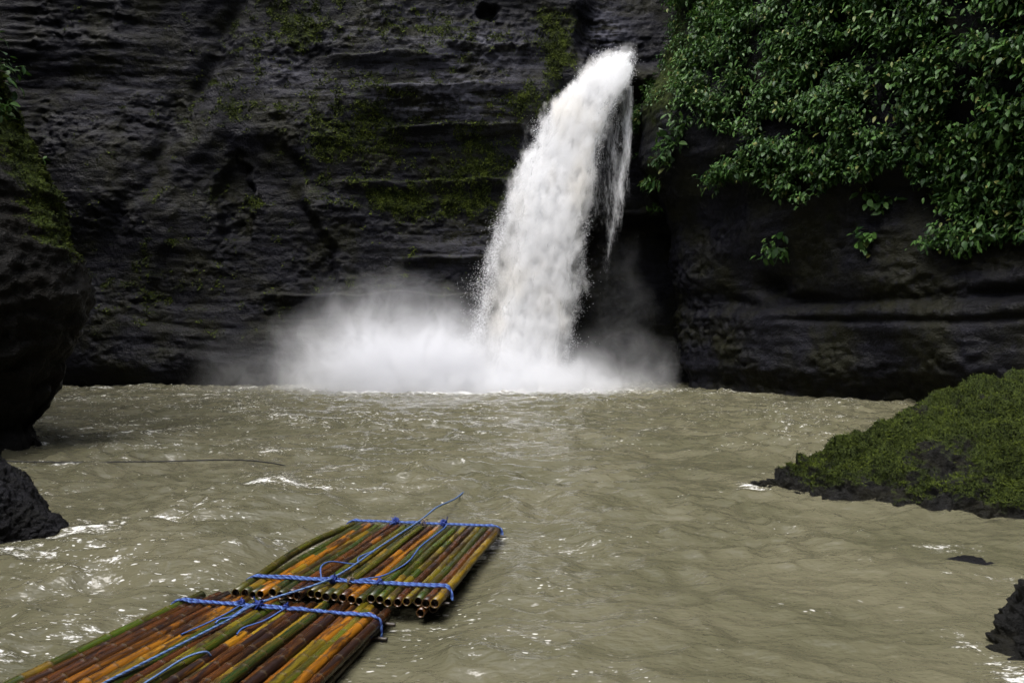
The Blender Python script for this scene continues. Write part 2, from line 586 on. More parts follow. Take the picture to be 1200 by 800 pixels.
# ---- back cliff
def make_back_cliff():
    xs = np.concatenate([np.arange(-52, -32, 0.6), np.arange(-32, 13.5, 0.085)])
    zs = zrows(26.5, 0.085, 58)
    X, Z = np.meshgrid(xs, zs)
    Y0 = 51.0
    U = lambda px: wx(px, Y0)
    W = lambda py: wz(py, Y0)
    d = 1.2 * fbm(X / 15, Z / 12, 0, 2) + cliff_detail(X, 0 * X + 3.0, Z)
    d -= 0.05 * (Z - 8)                                     # leans back as it rises
    # diagonal gully on the upper left and the shoulder left of it
    ax, az, bx, bz = U(285), W(-30), U(150), W(240)
    tx, tz = bx - ax, bz - az
    L = math.hypot(tx, tz)
    side = ((X - ax) * tz - (Z - az) * tx) / L
    wob = side + 0.9 * fbm(X / 3, Z / 3, 9, 3)
    d -= 0.35 * np.exp(-(wob / 0.7) ** 2) * sstep(6, 12, Z)
    d += 0.4 * sstep(0.2, 2.2, wob) * sstep(-32, -27, X) * sstep(9, 15, Z)
    # arched hollow low on the left, sharp on its upper right rim
    e = np.sqrt(((X - U(285)) / 6.6) ** 2 + ((Z - W(360)) / 12.5) ** 2) + 0.16 * fbm(X / 3.5, Z / 3.5, 4, 3)
    d -= 0.9 * (1 - sstep(0.8, 1.0, e)) * (0.35 + 0.65 * sstep(-25, -12, X))
    e2 = np.sqrt(((X - U(268)) / 1.6) ** 2 + ((Z - W(232)) / 3.1) ** 2) + 0.35 * fbm(X / 1.6, Z / 1.6, 2, 3)
    d -= 0.7 * (1 - sstep(0.6, 1.0, e2))
    # small hole near the top, long level ledges
    d -= 0.8 * (1 - sstep(0.4, 1.1, np.hypot((X - U(571)) / 0.8, (Z - W(6)) / 0.7) + 0.5 * fbm(X * 0.9, Z * 0.9, 1, 3)))
    for (px0, px1, py, dep) in ((455, 610, 147, 0.7), (430, 600, 100, 0.45), (400, 600, 210, 0.5), (470, 570, 300, 0.45), (300, 560, 345, 0.4), (380, 520, 62, 0.35), (520, 640, 48, 0.4)):
        zc = W(py) + 0.35 * perlin(X / 3.0, 0 * X + py, 3)
        m = sstep(U(px0) - 1, U(px0) + 1, X) * (1 - sstep(U(px1) - 1, U(px1) + 1, X))
        d += dep * m * (sstep(-0.9, 0.0, Z - zc) * (1 - sstep(0.0, 0.16, Z - zc)))
    # polished slot above the fall and the dark alcove right of it
    xw = X + 0.5 * fbm(X / 2, Z / 2, 14, 3)
    slot = sstep(U(672), U(702), xw) * sstep(W(75), W(58), Z)
    d -= 2.0 * slot
    alc = sstep(U(640), U(690), X) * (1 - sstep(W(130), W(70), Z))
    d -= 4.2 * alc
    d += 2.6 * sstep(U(655), U(700), X) * sstep(W(262), W(246), Z) * (1 - sstep(W(100), W(70), Z))
    d -= 0.6 * (1 - sstep(-0.5, 1.6, Z))
    P = np.stack([X, Y0 - d, Z], 2)
    # moss
    m = 0 * X - 0.02 + 0.22 * fbm(X / 3, Z / 2, 60, 3)
    for (px, py, rx, ry, w) in ((425, 130, 50, 38, 0.55), (390, 165, 45, 25, 0.4), (330, 20, 60, 40, 0.5), (560, 190, 70, 45, 0.55), (655, 60, 22, 60, 0.75), (465, 235, 40, 18, 0.6),
                                (500, 30, 90, 40, 0.3), (270, 120, 60, 40, 0.3), (550, 240, 50, 20, 0.5), (180, 330, 40, 50, 0.3), (290, 235, 12, 12, 0.5), (420, 200, 60, 45, 0.25), (610, 120, 30, 20, 0.45)):
        m = m + w * gauss(X, Z, U(px), W(py), rx * Y0 / FPX, ry * Y0 / FPX)
    m = m - 1.2 * slot - 1.0 * alc
    pale = 0 * X  # mask for the painted wet sheen: ledges, slot and a few patches
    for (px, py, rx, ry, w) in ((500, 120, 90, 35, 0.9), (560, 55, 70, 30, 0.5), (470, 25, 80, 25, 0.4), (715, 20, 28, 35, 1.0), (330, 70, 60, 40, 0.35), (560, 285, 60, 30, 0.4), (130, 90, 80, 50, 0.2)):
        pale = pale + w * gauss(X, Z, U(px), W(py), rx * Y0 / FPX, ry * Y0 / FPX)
    n = grid_normals(P)
    m = m + 0.25 * np.clip(n[..., 2] * -1 * np.sign(n[..., 1:2].mean()), -0.3, 1)
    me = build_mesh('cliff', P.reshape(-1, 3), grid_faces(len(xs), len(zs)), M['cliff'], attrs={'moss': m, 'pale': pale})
    o = link('back_cliff', me)
    tag(o, 'dark wet layered rock wall behind the waterfall with moss patches', kind='structure')
    return P, m


# ---- side cliffs follow a plan path, offset along their outward normal
def path_cliff(name, plan, spacing, zs, offset_fn, moss_fn, mat, label, flip, detail_s=1.0, detail_a=1.0):
    pts = spline(np.array([(p[0], p[1], 0.0) for p in plan]), 0.2)
    s = np.concatenate([[0], np.cumsum(np.linalg.norm(np.diff(pts, axis=0), axis=1))])
    # finer steps where the photograph looks
    t = [0.0]
    while t[-1] < s[-1]:
        y = np.interp(t[-1], s, pts[:, 1])
        t.append(t[-1] + spacing(y))
    t = np.array(t[:-1])
    px = np.interp(t, s, pts[:, 0]); py = np.interp(t, s, pts[:, 1])
    # smooth normals so the offset never folds over itself
    tx, ty = np.gradient(px, t), np.gradient(py, t)
    ker = np.hanning(41); ker /= ker.sum()
    l = np.hypot(tx, ty); tx /= l; ty /= l
    nx, ny = (ty, -tx) if not flip else (-ty, tx)
    T, Z = np.meshgrid(t, zs)
    X, Y = np.broadcast_to(px, T.shape), np.broadcast_to(py, T.shape)
    NX, NY = np.broadcast_to(nx, T.shape), np.broadcast_to(ny, T.shape)
    d = offset_fn(X, Y, Z, T) + detail_a * cliff_detail(X, Y, Z, detail_s)
    P = np.stack([X + NX * d, Y + NY * d, Z], 2)
    N = grid_normals(P)
    if (N[..., 0] * NX + N[..., 1] * NY).mean() < 0:
        N = -N
    m = moss_fn(P, N, T)
    me = build_mesh('cliff', P.reshape(-1, 3), grid_faces(len(t), len(zs)), mat, attrs={'moss': m})
    tag(link(name, me), label, kind='structure')
    return P, N, m


def proj(P):
    return 600 + FPX * P[..., 0] / P[..., 1], HORIZON - FPX * (P[..., 2] - CAM_H) / P[..., 1]


def right_offset(X, Y, Z, T):
    far = sstep(33, 47, Y)
    d = -0.55 * far + 2.3 * sstep(9.0, 14.5, Z) * (0.4 + 0.6 * far) + 0.9 * fbm(X / 8, Z / 7, Y / 8, 2)
    d -= 1.6 * sstep(17.5, 23, Z) * far
    d -= 0.04 * np.maximum(Z - 14, 0)
    zc = 5.25 + 0.45 * perlin(Y / 4.0, 0 * Y + 2.0, 7) - 0.03 * (42 - Y)
    g = np.abs(Z - zc)
    d -= 0.5 * (0.4 + 0.8 * sstep(-0.3, 0.4, perlin(Y / 2.5, Z, 77))) * np.exp(-(g / 0.3) ** 2) * sstep(46, 43, Y)
    d -= 0.28 * np.exp(-((Z - zc + 1.05) / 0.18) ** 2) * sstep(42, 39, Y)
    d -= 1.1 * np.exp(-((Y - 41.6) / 0.9) ** 2 - ((Z - 6.0) / 0.55) ** 2)
    d += 0.8 * np.exp(-((Y - 41.0) / 2.6) ** 2 - ((Z - 9.3) / 1.6) ** 2)
    d += 0.35 * sstep(zc - 0.1, zc - 0.9, Z)
    d -= 0.75 * sstep(1.7, 0.4, Z)
    return d


def right_moss(P, N, T):
    u, v = proj(P)
    m = -0.25 + 0.0 * u
    for (px, py, rx, ry, w) in ((770, 70, 35, 90, 0.95), (765, 195, 14, 25, 0.7), (905, 245, 40, 25, 0.4), (1000, 262, 60, 30, 0.55), (930, 410, 120, 60, 0.18), (800, 330, 20, 60, 0.25)):
        m = m + w * gauss(u, v, px, py, rx, ry) * (P[..., 1] > 20)
    return m + 0.45 * sstep(14, 20, P[..., 2])


RIGHT_PLAN = [(16, 60), (11.6, 53), (10.3, 49.0), (11.4, 45.6), (14.6, 40.3), (18.4, 34.6), (21.5, 29.5), (24.5, 22), (26, 12), (26, 0), (22, -15), (14, -28), (4, -36), (-12, -40)]  # unseen bend behind the camera, shaped to cut low frontal sky light

LZ = np.array([-3, 0.0, 0.7, 1.2, 1.75, 2.3, 3.1, 3.9, 4.9, 6.1, 8.5, 11.0, 16, 25, 60])
LX = np.array([-0.9, -0.85, -1.05, -0.85, -0.3, 0.2, 0.62, 0.76, 0.6, 0.32, -0.62, -1.7, -3.4, -5.5, -9])


def left_offset(X, Y, Z, T):
    return np.interp(Z, LZ, LX) - 0.78 + 0.5 * sstep(2.4, 1.0, Z) + 0.22 * fbm(X / 3, Y / 3, Z / 2.5, 2) + 0.30 * (1 - 0.75 * sstep(4.2, 5.6, Z)) * np.abs(perlin(X / 1.1, Y / 1.1, Z / 0.8)) + 0.10 * fbm(X / 0.5, Y / 0.5, Z / 0.4, 3)


def left_moss(P, N, T):
    z = P[..., 2]
    m = -0.42 + 1.05 * sstep(4.2, 5.8, z) * sstep(18.1, 19.0, P[..., 1]) + 0.1 * sstep(6, 9, z)
    return m + 0.6 * np.clip(N[..., 2], -0.4, 1)


LEFT_PLAN = [(-46, 62), (-38, 48), (-26, 35), (-17, 26), (-12.6, 21.8), (-11.3, 20.2), (-11.1, 19.4), (-11.5, 18.3), (-12.6, 16.9), (-15, 14), (-17, 8), (-17, 0), (-17, -14), (-15, -26), (-12, -44), (-12, -60)]  # gorge pinches in unseen behind the camera, blocking low sky light

BACK, BACK_MOSS = make_back_cliff()
RIGHT, RIGHT_N, _ = path_cliff('right_cliff', RIGHT_PLAN, lambda y: 0.10 if 28 < y < 51 else 0.45, zrows(23, 0.10, 58), right_offset, right_moss, M['cliff'],
                               'dark undercut rock wall hung with leafy plants beside the waterfall', False, 0.8, 1.05)
LEFT, LEFT_N, LEFT_M = path_cliff('left_cliff', LEFT_PLAN, lambda y: 0.05 if 16 < y < 22.5 else 0.4, zrows(12.5, 0.06, 40), left_offset, left_moss, M['cliff_near'],
                                  'near black overhanging rock wall with a mossy edge', True, 0.5, 0.95)


# ---- river bed and water
def make_water():
    ys = [-46.0]
    while ys[-1] < 2.0:
        ys.append(ys[-1] + 1.0)
    while ys[-1] < 60:
        ys.append(ys[-1] + max(0.022, ys[-1] * 0.0058))
    ys = np.array(ys)
    us = np.linspace(-1, 1, 620)
    U, Y = np.meshgrid(us, ys)
    X = U * np.where(Y > 2, 7 + Y * 0.92, 8.84 + (2 - Y) * 0.3 + 8 * sstep(2, -6, Y))
    far = sstep(9, 26, Y)
    wl = 1.0
    w1 = perlin(X / 3.0, Y / 1.9, 1.0) + 0.5 * perlin(X / 1.4 + 0.4 * perlin(X / 2, Y / 2, 8), Y / 0.9, 2.0)
    w2 = 1 - 2 * np.abs(perlin(X / 1.5 + 0.6 * perlin(X / 2.2, Y / 2.2, 5), Y / 0.95, 3.0))
    w3 = 1 - 2 * np.abs(perlin(X / 0.62 + 0.5 * perlin(X, Y, 6), Y / 0.42, 4.0))
    w4 = fbm(X / 0.30, Y / 0.2, 5.0, 2)
    calm = 0.55 + 0.45 * sstep(-0.2, 0.4, perlin(X / 7, Y / 6, 11))
    left = sstep(3.0, -3.0, X)
    agit = (0.95 + 0.05 * left) * (1 - far) + 1.0 * far
    h = agit * calm * (0.17 * w1 + 0.15 * w2 * far + 0.10 * w2 + 0.075 * w3 + 0.022 * w4)
    perp = np.abs((X + 3.3) * 0.967 - (Y - 3.6) * 0.254)          # the rafts press the chop flat
    calmed = sstep(2.0, 1.35, perp) * sstep(12.3, 11.5, Y)
    h = h * (1 - 0.82 * calmed) - 0.03 * calmed
    churn = gauss(X, Y, 0, 46, 16, 5)
    h = h + churn * 0.34 * fbm(X / 1.1, Y / 1.0, 7.0, 3) + 0.12 * sstep(38, 46, Y) * fbm(X / 0.9, Y / 0.9, 17.0, 3)
    hn = h / (agit * calm * 0.25 + 0.02)
    foam = 0.235 + 0.23 * sstep(0.5, 1.3, hn) * (0.4 + 0.6 * far) + 0.15 * left * (1 - far) * sstep(-0.3, 0.5, perlin(X / 1.6, Y / 1.1, 33)) + 0.035 * left
    streak = sstep(0.30, 0.62, perlin(X / 5.5 + 0.5 * perlin(X / 3, Y / 3, 2), Y / 1.7, 21))
    foam += 0.16 * streak * (0.5 + 0.5 * left)
    foam += 0.40 * gauss(X, Y, -1.5, 44.0, 8, 2.0) 
    # round the rocks
    for (cx, cyy, rx, ry, w) in ((-6.3, 11.3, 0.6, 0.3, 0.34), (-7.0, 10.1, 0.9, 0.28, 0.32), (4.62, 14.75, 0.28, 0.35, 0.42), (4.25, 7.1, 0.22, 0.7, 0.28), (4.5, 6.5, 0.5, 0.25, 0.25), (5.8, 9.15, 0.8, 0.22, 0.22), (5.8, 10.3, 0.7, 0.25, 0.24),
                                 (-5.2, 12.0, 1.1, 0.3, 0.16), (-9.8, 17.0, 1.6, 0.5, 0.14), (0.9, 10.6, 0.5, 0.6, 0.14), (-3.6, 14.5, 2.0, 0.5, 0.13)):
        foam += w * gauss(X, Y, cx, cyy, rx, ry)
    P = np.stack([X, Y, h], 2)
    me = build_mesh('water', P.reshape(-1, 3), grid_faces(len(us), len(ys)), M['water'], attrs={'foam': foam, 'speck': -0.08 + 0.22 * left * sstep(16, 8, Y) + 0.08 * sstep(14, 22, Y) + 0.06 * perlin(X / 3, Y / 2.5, 44)})
    tag(link('water', me), 'choppy muddy brown river pool flecked with foam', kind='structure')


make_water()

# ================================================================== THE WATERFALL
FALL = thing('waterfall', 'white waterfall bursting from a slot high in the dark cliff', 'waterfall', (2.0, 46.5, 0))

# photograph rows: py, left, right
FR = np.array([(60, 718, 745), (66, 702, 745), (72, 696, 744.5), (85, 686, 742), (100, 673, 736), (115, 658, 728), (130, 647, 719), (150, 637, 711), (180, 620, 703), (215, 604, 696), (250, 591, 690),
               (300, 572, 683), (330, 572, 679), (360, 565, 675), (400, 555, 668), (440, 548, 658), (475, 545, 652)], float)


def fall_y(py):
    return np.interp(py, (60, 130, 250, 475), (49.6, 48.4, 47.0, 46.0))


def make_fall():
    for li, (wide, deep, base, drop, nv, nu) in enumerate(((0.80, 0.45, 1.3, 1.0, 560, 300), (1.0, 0.9, 0.02, -0.1, 520, 260))):
        py = np.linspace(60, 475, nv)
        lft, rgt = np.interp(py, FR[:, 0], FR[:, 1]), np.interp(py, FR[:, 0], FR[:, 2])
        Yc = fall_y(py)
        xl, xr, z = wx(lft, Yc), wx(rgt, Yc), wz(py, Yc)
        cx, hw = (xl + xr) / 2, (xr - xl) / 2 * (1 + (wide - 1) * np.interp(py, (60, 120), (0.4, 1.0)))
        thick = np.interp(py, (60, 100, 250, 475), (0.25, 0.5, 0.85, 1.2)) * deep
        th = np.linspace(0, 2 * np.pi, nu, endpoint=False)
        C, S = np.cos(th), np.sin(th)
        sx = np.sign(C) * np.abs(C) ** 0.8
        X = cx[:, None] + hw[:, None] * sx[None, :] - ((wide - 0.96) * 2.2 * np.interp(py, (60, 140), (0.2, 1.0)))[:, None]
        Y = Yc[:, None] - thick[:, None] * S[None, :]
        Z = np.broadcast_to(z[:, None], X.shape).copy()
        run = np.concatenate([[0], np.cumsum(np.hypot(np.diff(cx), np.diff(z)))])[:, None] + 0 * X
        fx = X - cx[:, None]
        so = li * 40.0
        b = 0.10 * billow(fx / 0.9 + so, run / 1.8, Y / 0.9, 5, 0.68) + 0.085 * fbm(fx / 0.24 + so, run / 0.5, Y / 0.24, 3, 0.7)
        b = 0.4 * b + 0.45 * np.maximum(0, perlin(fx / 2.6, run / 1.5 + 0.3 * so, 31.0) + 0.08) * (C < 0)[None, :]
        grow = np.interp(py, (60, 110, 250, 475), (0.45, 0.9, 1.1, 1.2))[:, None]
        X2 = X + b * C[None, :] * grow * 0.8
        Y2 = Y - b * S[None, :] * grow
        Z2 = Z + 0.12 * fbm(X / 0.4 + so, Z / 0.5, 5.5, 3) * grow
        e = np.abs(sx)[None, :] * np.ones_like(X)
        lowleft = sstep(225, 300, py)[:, None] * sstep(-0.15, -0.8, sx)[None, :]
        right = sstep(0.2, 1.0, sx)[None, :] * sstep(100, 200, py)[:, None]
        solid = base - drop * e ** 5 - (0.85 * lowleft + 0.55 * right) * (1.0 if li == 0 else 0.25) - 0.3 * sstep(390, 470, py)[:, None] * (li == 0)
        solid = solid - 0.9 * sstep(85, 62, py)[:, None]
        silt = gauss(X, Z, wx(715, 49), wz(100, 49), 0.8, 1.5) + 0.8 * gauss(X, Z, wx(690, 48), wz(165, 48), 1.0, 1.5) + 0.5 * gauss(X, Z, wx(640, 47), wz(380, 47), 1.5, 3) + 0.5 * gauss(X, Z, wx(650, 47), wz(190, 47), 1.2, 2)
        P = np.stack([X2, Y2, Z2], 2).reshape(-1, 3)
        flow = np.stack([fx + so, Y + so, run], 2).reshape(-1, 3)
        part(('water_column', 'spray_sheet', 'spray_sheet')[li], P, grid_faces(nu, nv, True), M['fall'], FALL, attrs={'solid': solid, 'silt': silt}, cols={'flow': flow})
    # thin veil sliding down the rock on the right
    nv, nu = 320, 90
    py = np.linspace(100, 345, nv)
    l2 = np.interp(py, (100, 130, 180, 250, 300, 345), (722, 708, 694, 682, 675, 670))
    r2 = np.interp(py, (100, 130, 180, 250, 300, 345), (743, 745, 745, 741, 730, 716))
    Yv = np.interp(py, (100, 345), (49.9, 47.9))
    u = np.linspace(0, 1, nu)
    PX = l2[:, None] * (1 - u) + r2[:, None] * u
    X = wx(PX, Yv[:, None]); Z = np.broadcast_to(wz(py, Yv)[:, None], X.shape)
    Y = Yv[:, None] + 0.22 * fbm(X / 0.5, Z / 2.5, 3.3, 4) + 0 * X
    st = perlin(X / 0.35 + Z * 0.14, Z / 6.0, 12.0)
    thread = gauss(PX, 0 * PX, np.interp(py, (100, 180, 250, 300), (741, 734, 722, 712))[:, None], 0, 5.5, 1.0)
    solid = 0.42 + 0.35 * st + 0.55 * thread - 0.75 * sstep(190, 340, py)[:, None] - 0.7 * sstep(0.8, 1.0, u)[None, :] - 0.3 * sstep(0.25, 0.0, u)[None, :]
    part('side_veil', np.stack([X, Y, Z], 2).reshape(-1, 3), grid_faces(nu, nv), M['veil'], FALL, attrs={'solid': solid, 'silt': 0 * X}, cols={'flow': np.stack([X, Y, Z], 2).reshape(-1, 3)})
    # thrown drops along both rims and in the splash
    n = 60000
    pr = RNG.uniform(62, 455, n)
    lf, rg = np.interp(pr, FR[:, 0], FR[:, 1]), np.interp(pr, FR[:, 0], FR[:, 2])
    which = RNG.random(n)
    spread = np.interp(pr, (62, 120, 300, 455), (3, 5, 8, 16)) * (0.4 + 1.2 * np.abs(perlin(pr / 14.0, 0 * pr, 5.5)) * 2)
    off = np.abs(RNG.normal(size=n)) * spread
    inner = RNG.random(n)
    pxx = np.where(which < 0.62, lf - off * 0.75 + inner * 14, np.where(which < 0.8, rg + off * 0.55 - inner * 8, lf + (rg - lf) * inner))
    Yd = fall_y(pr) + RNG.normal(0, 0.7, n) - np.where(which > 0.8, 1.2, 0)
    prj = pr + RNG.normal(0, 4, n)
    Cn = np.stack([wx(pxx, Yd), Yd, wz(prj, Yd)], 1)
    sz = RNG.gamma(1.6, 0.0052, n).clip(0.004, 0.013)
    st = RNG.uniform(1.0, 3.0, n)
    octv = np.array([(1, 0, 0), (-1, 0, 0), (0, 1, 0), (0, -1, 0), (0, 0, 1), (0, 0, -1)], float)
    octf = np.array([(0, 2, 4), (2, 1, 4), (1, 3, 4), (3, 0, 4), (2, 0, 5), (1, 2, 5), (3, 1, 5), (0, 3, 5)])
    sc = np.stack([sz, sz, sz * st], 1)
    V = octv[None] * sc[:, None, :]
    V[..., 0] += -0.45 * V[..., 2] * -1.0
    V = V + Cn[:, None, :]
    F = octf[None] + (np.arange(n) * 6)[:, None, None]
    o = part('spray', V.reshape(-1, 3), F.reshape(-1, 3), M['spray'], FALL)
    o['kind'] = 'stuff'


make_fall()


def make_fall_haze():
    k = NT('fine_spray')
    p = k.coord = k.vmath('ADD', k.pos(), tuple(FALL.location))      # world metres
    sp = k.n('ShaderNodeSeparateXYZ'); k.set(sp.inputs[0], p)
    x, y, z = sp.outputs
    # fall outline against height, in a float curve each
    rows = FR[::2] if len(FR) % 2 else FR
    Yc = fall_y(rows[:, 0])
    zz = wz(rows[:, 0], Yc); xl = wx(rows[:, 1], Yc); xr = wx(rows[:, 2], Yc)

    def curve(val):
        c = k.n('ShaderNodeFloatCurve')
        cu = c.mapping.curves[0]
        pts = sorted((float(np.clip((a + 2) / 26.0, 0, 1)), float((v + 6) / 18.0)) for a, v in zip(zz, val))
        cu.points[0].location = pts[0]; cu.points[1].location = pts[-1]
        for q in pts[1:-1]:
            cu.points.new(*q)
        c.mapping.update()
        k.set(c.inputs['Value'], k.math('DIVIDE', k.math('ADD', z, 2.0), 26.0))
        return k.math('SUBTRACT', k.math('MULTIPLY', c.outputs[0], 18.0), 6.0)
    cx, hw = curve((xl + xr) / 2 - 0.12), curve((xr - xl) / 2)
    nz = k.noise(0.8, 4, 0.65, k.map((1.0, 1.0, 0.7)))
    fr = k.noise(2.0, 3, 0.65, k.map((1.0, 1.0, 0.55)), 0.4)
    q = k.math('DIVIDE', k.math('ABSOLUTE', k.math('SUBTRACT', k.math('ADD', x, k.math('MULTIPLY', k.math('SUBTRACT', nz, 0.5), 4.6)), cx)), k.math('SUBTRACT', hw, 0.12))
    f = k.rng(q, 0.66, 1.08, 1.0, 0.0)
    yc = k.math('ADD', curve(Yc - 46.0), 46.0)
    fy = k.rng(k.math('ABSOLUTE', k.math('SUBTRACT', y, yc)), 0.6, 1.75, 1.0, 0.0)
    top = k.rng(z, 19.5, 22.0, 1.0, 0.15)
    dn = k.math('MULTIPLY', k.math('MULTIPLY', f, fy), k.math('MULTIPLY', top, k.rng(fr, 0.36, 0.64, 0.15, 3.0)))
    dn = k.math('MULTIPLY', dn, k.math('SUBTRACT', 1.0, k.math('MULTIPLY', k.rng(z, 14.0, 9.0, 0.0, 0.75), k.rng(k.math('SUBTRACT', cx, x), 0.6, 2.0))))
    v = k.n('ShaderNodeVolumePrincipled')
    k.set(v.inputs['Color'], k.mix(k.math('MULTIPLY', k.rng(k.noise(0.42, 2, 0.5, k.map((1, 1, 0.6))), 0.52, 0.68), 0.6), (0.985, 0.99, 1.0), (0.95, 0.925, 0.87)))
    k.set(v.inputs['Density'], dn)
    k.t.links.new(v.outputs[0], k.out.inputs['Volume'])
    k.m.cycles.volume_step_rate = 0.16
    py = np.linspace(58, 470, 24)
    Y0 = fall_y(py)
    l, r, h = wx(np.interp(py, FR[:, 0], FR[:, 1]), Y0) - 2.2, wx(np.interp(py, FR[:, 0], FR[:, 2]), Y0) + 0.9, wz(py, Y0)
    th = np.linspace(0, 2 * np.pi, 16, endpoint=False)
    V = np.stack([(l + r)[:, None] / 2 + (r - l)[:, None] / 2 * np.cos(th), Y0[:, None] + 1.9 * np.sin(th)[None, :], np.broadcast_to(h[:, None], (24, 16))], 2).reshape(-1, 3)
    F = [tuple(f_) for f_ in grid_faces(16, 24, True)]
    me = bpy.data.meshes.new('spray_haze')
    me.from_pydata([tuple(a) for a in V - np.array(FALL.location)[None]], [], F + [tuple(range(15, -1, -1)), tuple(range(16 * 23, 16 * 24))])
    import bmesh
    bm = bmesh.new(); bm.from_mesh(me)
    bmesh.ops.recalc_face_normals(bm, faces=bm.faces)
    bm.to_mesh(me); bm.free()
    me.materials.append(k.m)
    o = link('spray_haze', me, FALL)
    o['kind'] = 'stuff'


make_fall_haze()


# ---- mist thrown up at the foot of the fall
def make_mist():
    k = NT('mist')
    p = k.pos()

    def lobe(c, r):
        q = k.vmath('DIVIDE', k.vmath('SUBTRACT', warp, c), r)
        return k.math('EXPONENT', k.math('MULTIPLY', k.vmath('DOT_PRODUCT', q, q), -1.0))
    nz = k.n('ShaderNodeTexNoise')
    k.set(nz.inputs['Vector'], k.map((1, 1, 1), p))
    nz.inputs['Scale'].default_value = 0.33; nz.inputs['Detail'].default_value = 2.0
    wv = k.vmath('MULTIPLY', k.vmath('SUBTRACT', nz.outputs['Color'], (0.5, 0.5, 0.5)), (4.2, 2.0, 4.2))
    warp = k.vmath('ADD', p, wv)
    lobes = [((-8.2, 45.2, 0.3), (3.2, 2.4, 3.3), 1.15), ((-4.4, 45.0, 0.2), (3.0, 2.4, 2.9), 1.3), ((0.8, 44.4, 0.0), (3.8, 2.2, 1.7), 1.3), ((5.6, 45.4, 0.0), (3.4, 2.2, 1.9), 0.30),
             ((-12.2, 45.2, 0.0), (2.0, 2.0, 2.6), 0.16), ((-16.6, 46.0, 0.5), (2.6, 1.8, 2.6), 0.07), ((6.9, 48.3, 4.5), (2.1, 1.8, 5.0), 0.045)]
    tot = None
    for c, r, w in lobes:
        g = k.math('MULTIPLY', lobe(c, r), w)
        tot = g if tot is None else k.math('ADD', tot, g)
    sw = k.noise(0.7, 2, 0.6, k.map((1.0, 1.0, 0.75), warp, (0, 0.5, 0)), 0.8)
    tot = k.math('MULTIPLY', k.math('SUBTRACT', tot, 0.012), k.rng(sw, 0.28, 0.70, 0.25, 1.5))
    tot = k.math('MAXIMUM', tot, 0.0)
    v = k.n('ShaderNodeVolumePrincipled')
    v.inputs['Color'].default_value = (0.96, 0.97, 1.0, 1)
    v.inputs['Anisotropy'].default_value = 0.1
    k.set(v.inputs['Density'], tot)
    k.t.links.new(v.outputs[0], k.out.inputs['Volume'])
    k.m.cycles.volume_step_rate = 0.35
    k.m.cycles.volume_sampling = 'MULTIPLE_IMPORTANCE'
    x0, x1, y0, y1, z0, z1 = -22.0, 9.6, 41.3, 49.0, -0.3, 12.0
    V = [(x, y, z) for z in (z0, z1) for y in (y0, y1) for x in (x0, x1)]
    F = [(0, 2, 3, 1), (4, 5, 7, 6), (0, 1, 5, 4), (2, 6, 7, 3), (0, 4, 6, 2), (1, 3, 7, 5)]
    o = link('mist', build_mesh('mist', V, F, k.m, smooth=False))
    tag(o, 'white billowing mist at the foot of the waterfall', 'mist', kind='stuff')


make_mist()


# ================================================================== ROCKS
def lump(stations, nu=150, nv=220, seed=0.0, rough=0.10, grain=0.03, sc=0.6, power=0.75, tri=0.0, tip=None):
    """rock from cross sections along x: (x, y_front, y_back, z_top). A closed hump reaching below the water."""
    st = np.array(stations, float)
    t = np.linspace(0, 1, nv)
    ts = np.linspace(0, 1, len(st))
    ev = spline(st[:, :3], 0.1)
    tt = np.linspace(0, 1, len(ev))
    xs, yf, yb = [np.interp(t, tt, ev[:, i]) for i in range(3)]
    ev2 = spline(np.stack([st[:, 0], st[:, 3], 0 * st[:, 0]], 1), 0.1)
    zt = np.interp(t, np.linspace(0, 1, len(ev2)), ev2[:, 1])
    th = np.linspace(0, np.pi, nu)
    c, s = np.cos(th), np.sin(th) ** power
    s = s * (1 - tri) + tri * np.where(c > -0.35, (1 - c) / 1.35, (1 + c) / 0.65)
    Y = (yf + yb)[:, None] / 2 - (yb - yf)[:, None] / 2 * c[None, :]
    Z = -0.5 + (zt + 0.5)[:, None] * s[None, :]
    X = np.broadcast_to(xs[:, None], Y.shape)
    P = np.stack([X, Y, Z], 2)
    N = grid_normals(P)
    if N[nv // 2, nu // 2, 2] < 0: N = -N
    big = rough * fbm(X / sc + seed, Y / sc, Z / sc, 3, 0.55) * 1.4
    blk = np.abs(perlin(X / (sc * 0.45) + seed, Y / (sc * 0.45), Z / (sc * 0.45))) * rough * 0.9
    gr = grain * fbm(X / 0.09 + seed, Y / 0.09, Z / 0.09, 3, 0.6)
    amp = 1.0 if tip is None else 1 + 0.5 * sstep(tip + 1.6, tip, X)
    P = P + N * ((big + blk + gr) * amp)[..., None]
    return P, grid_normals(P) * (1 if grid_normals(P)[nv // 2, nu // 2, 2] > 0 else -1)


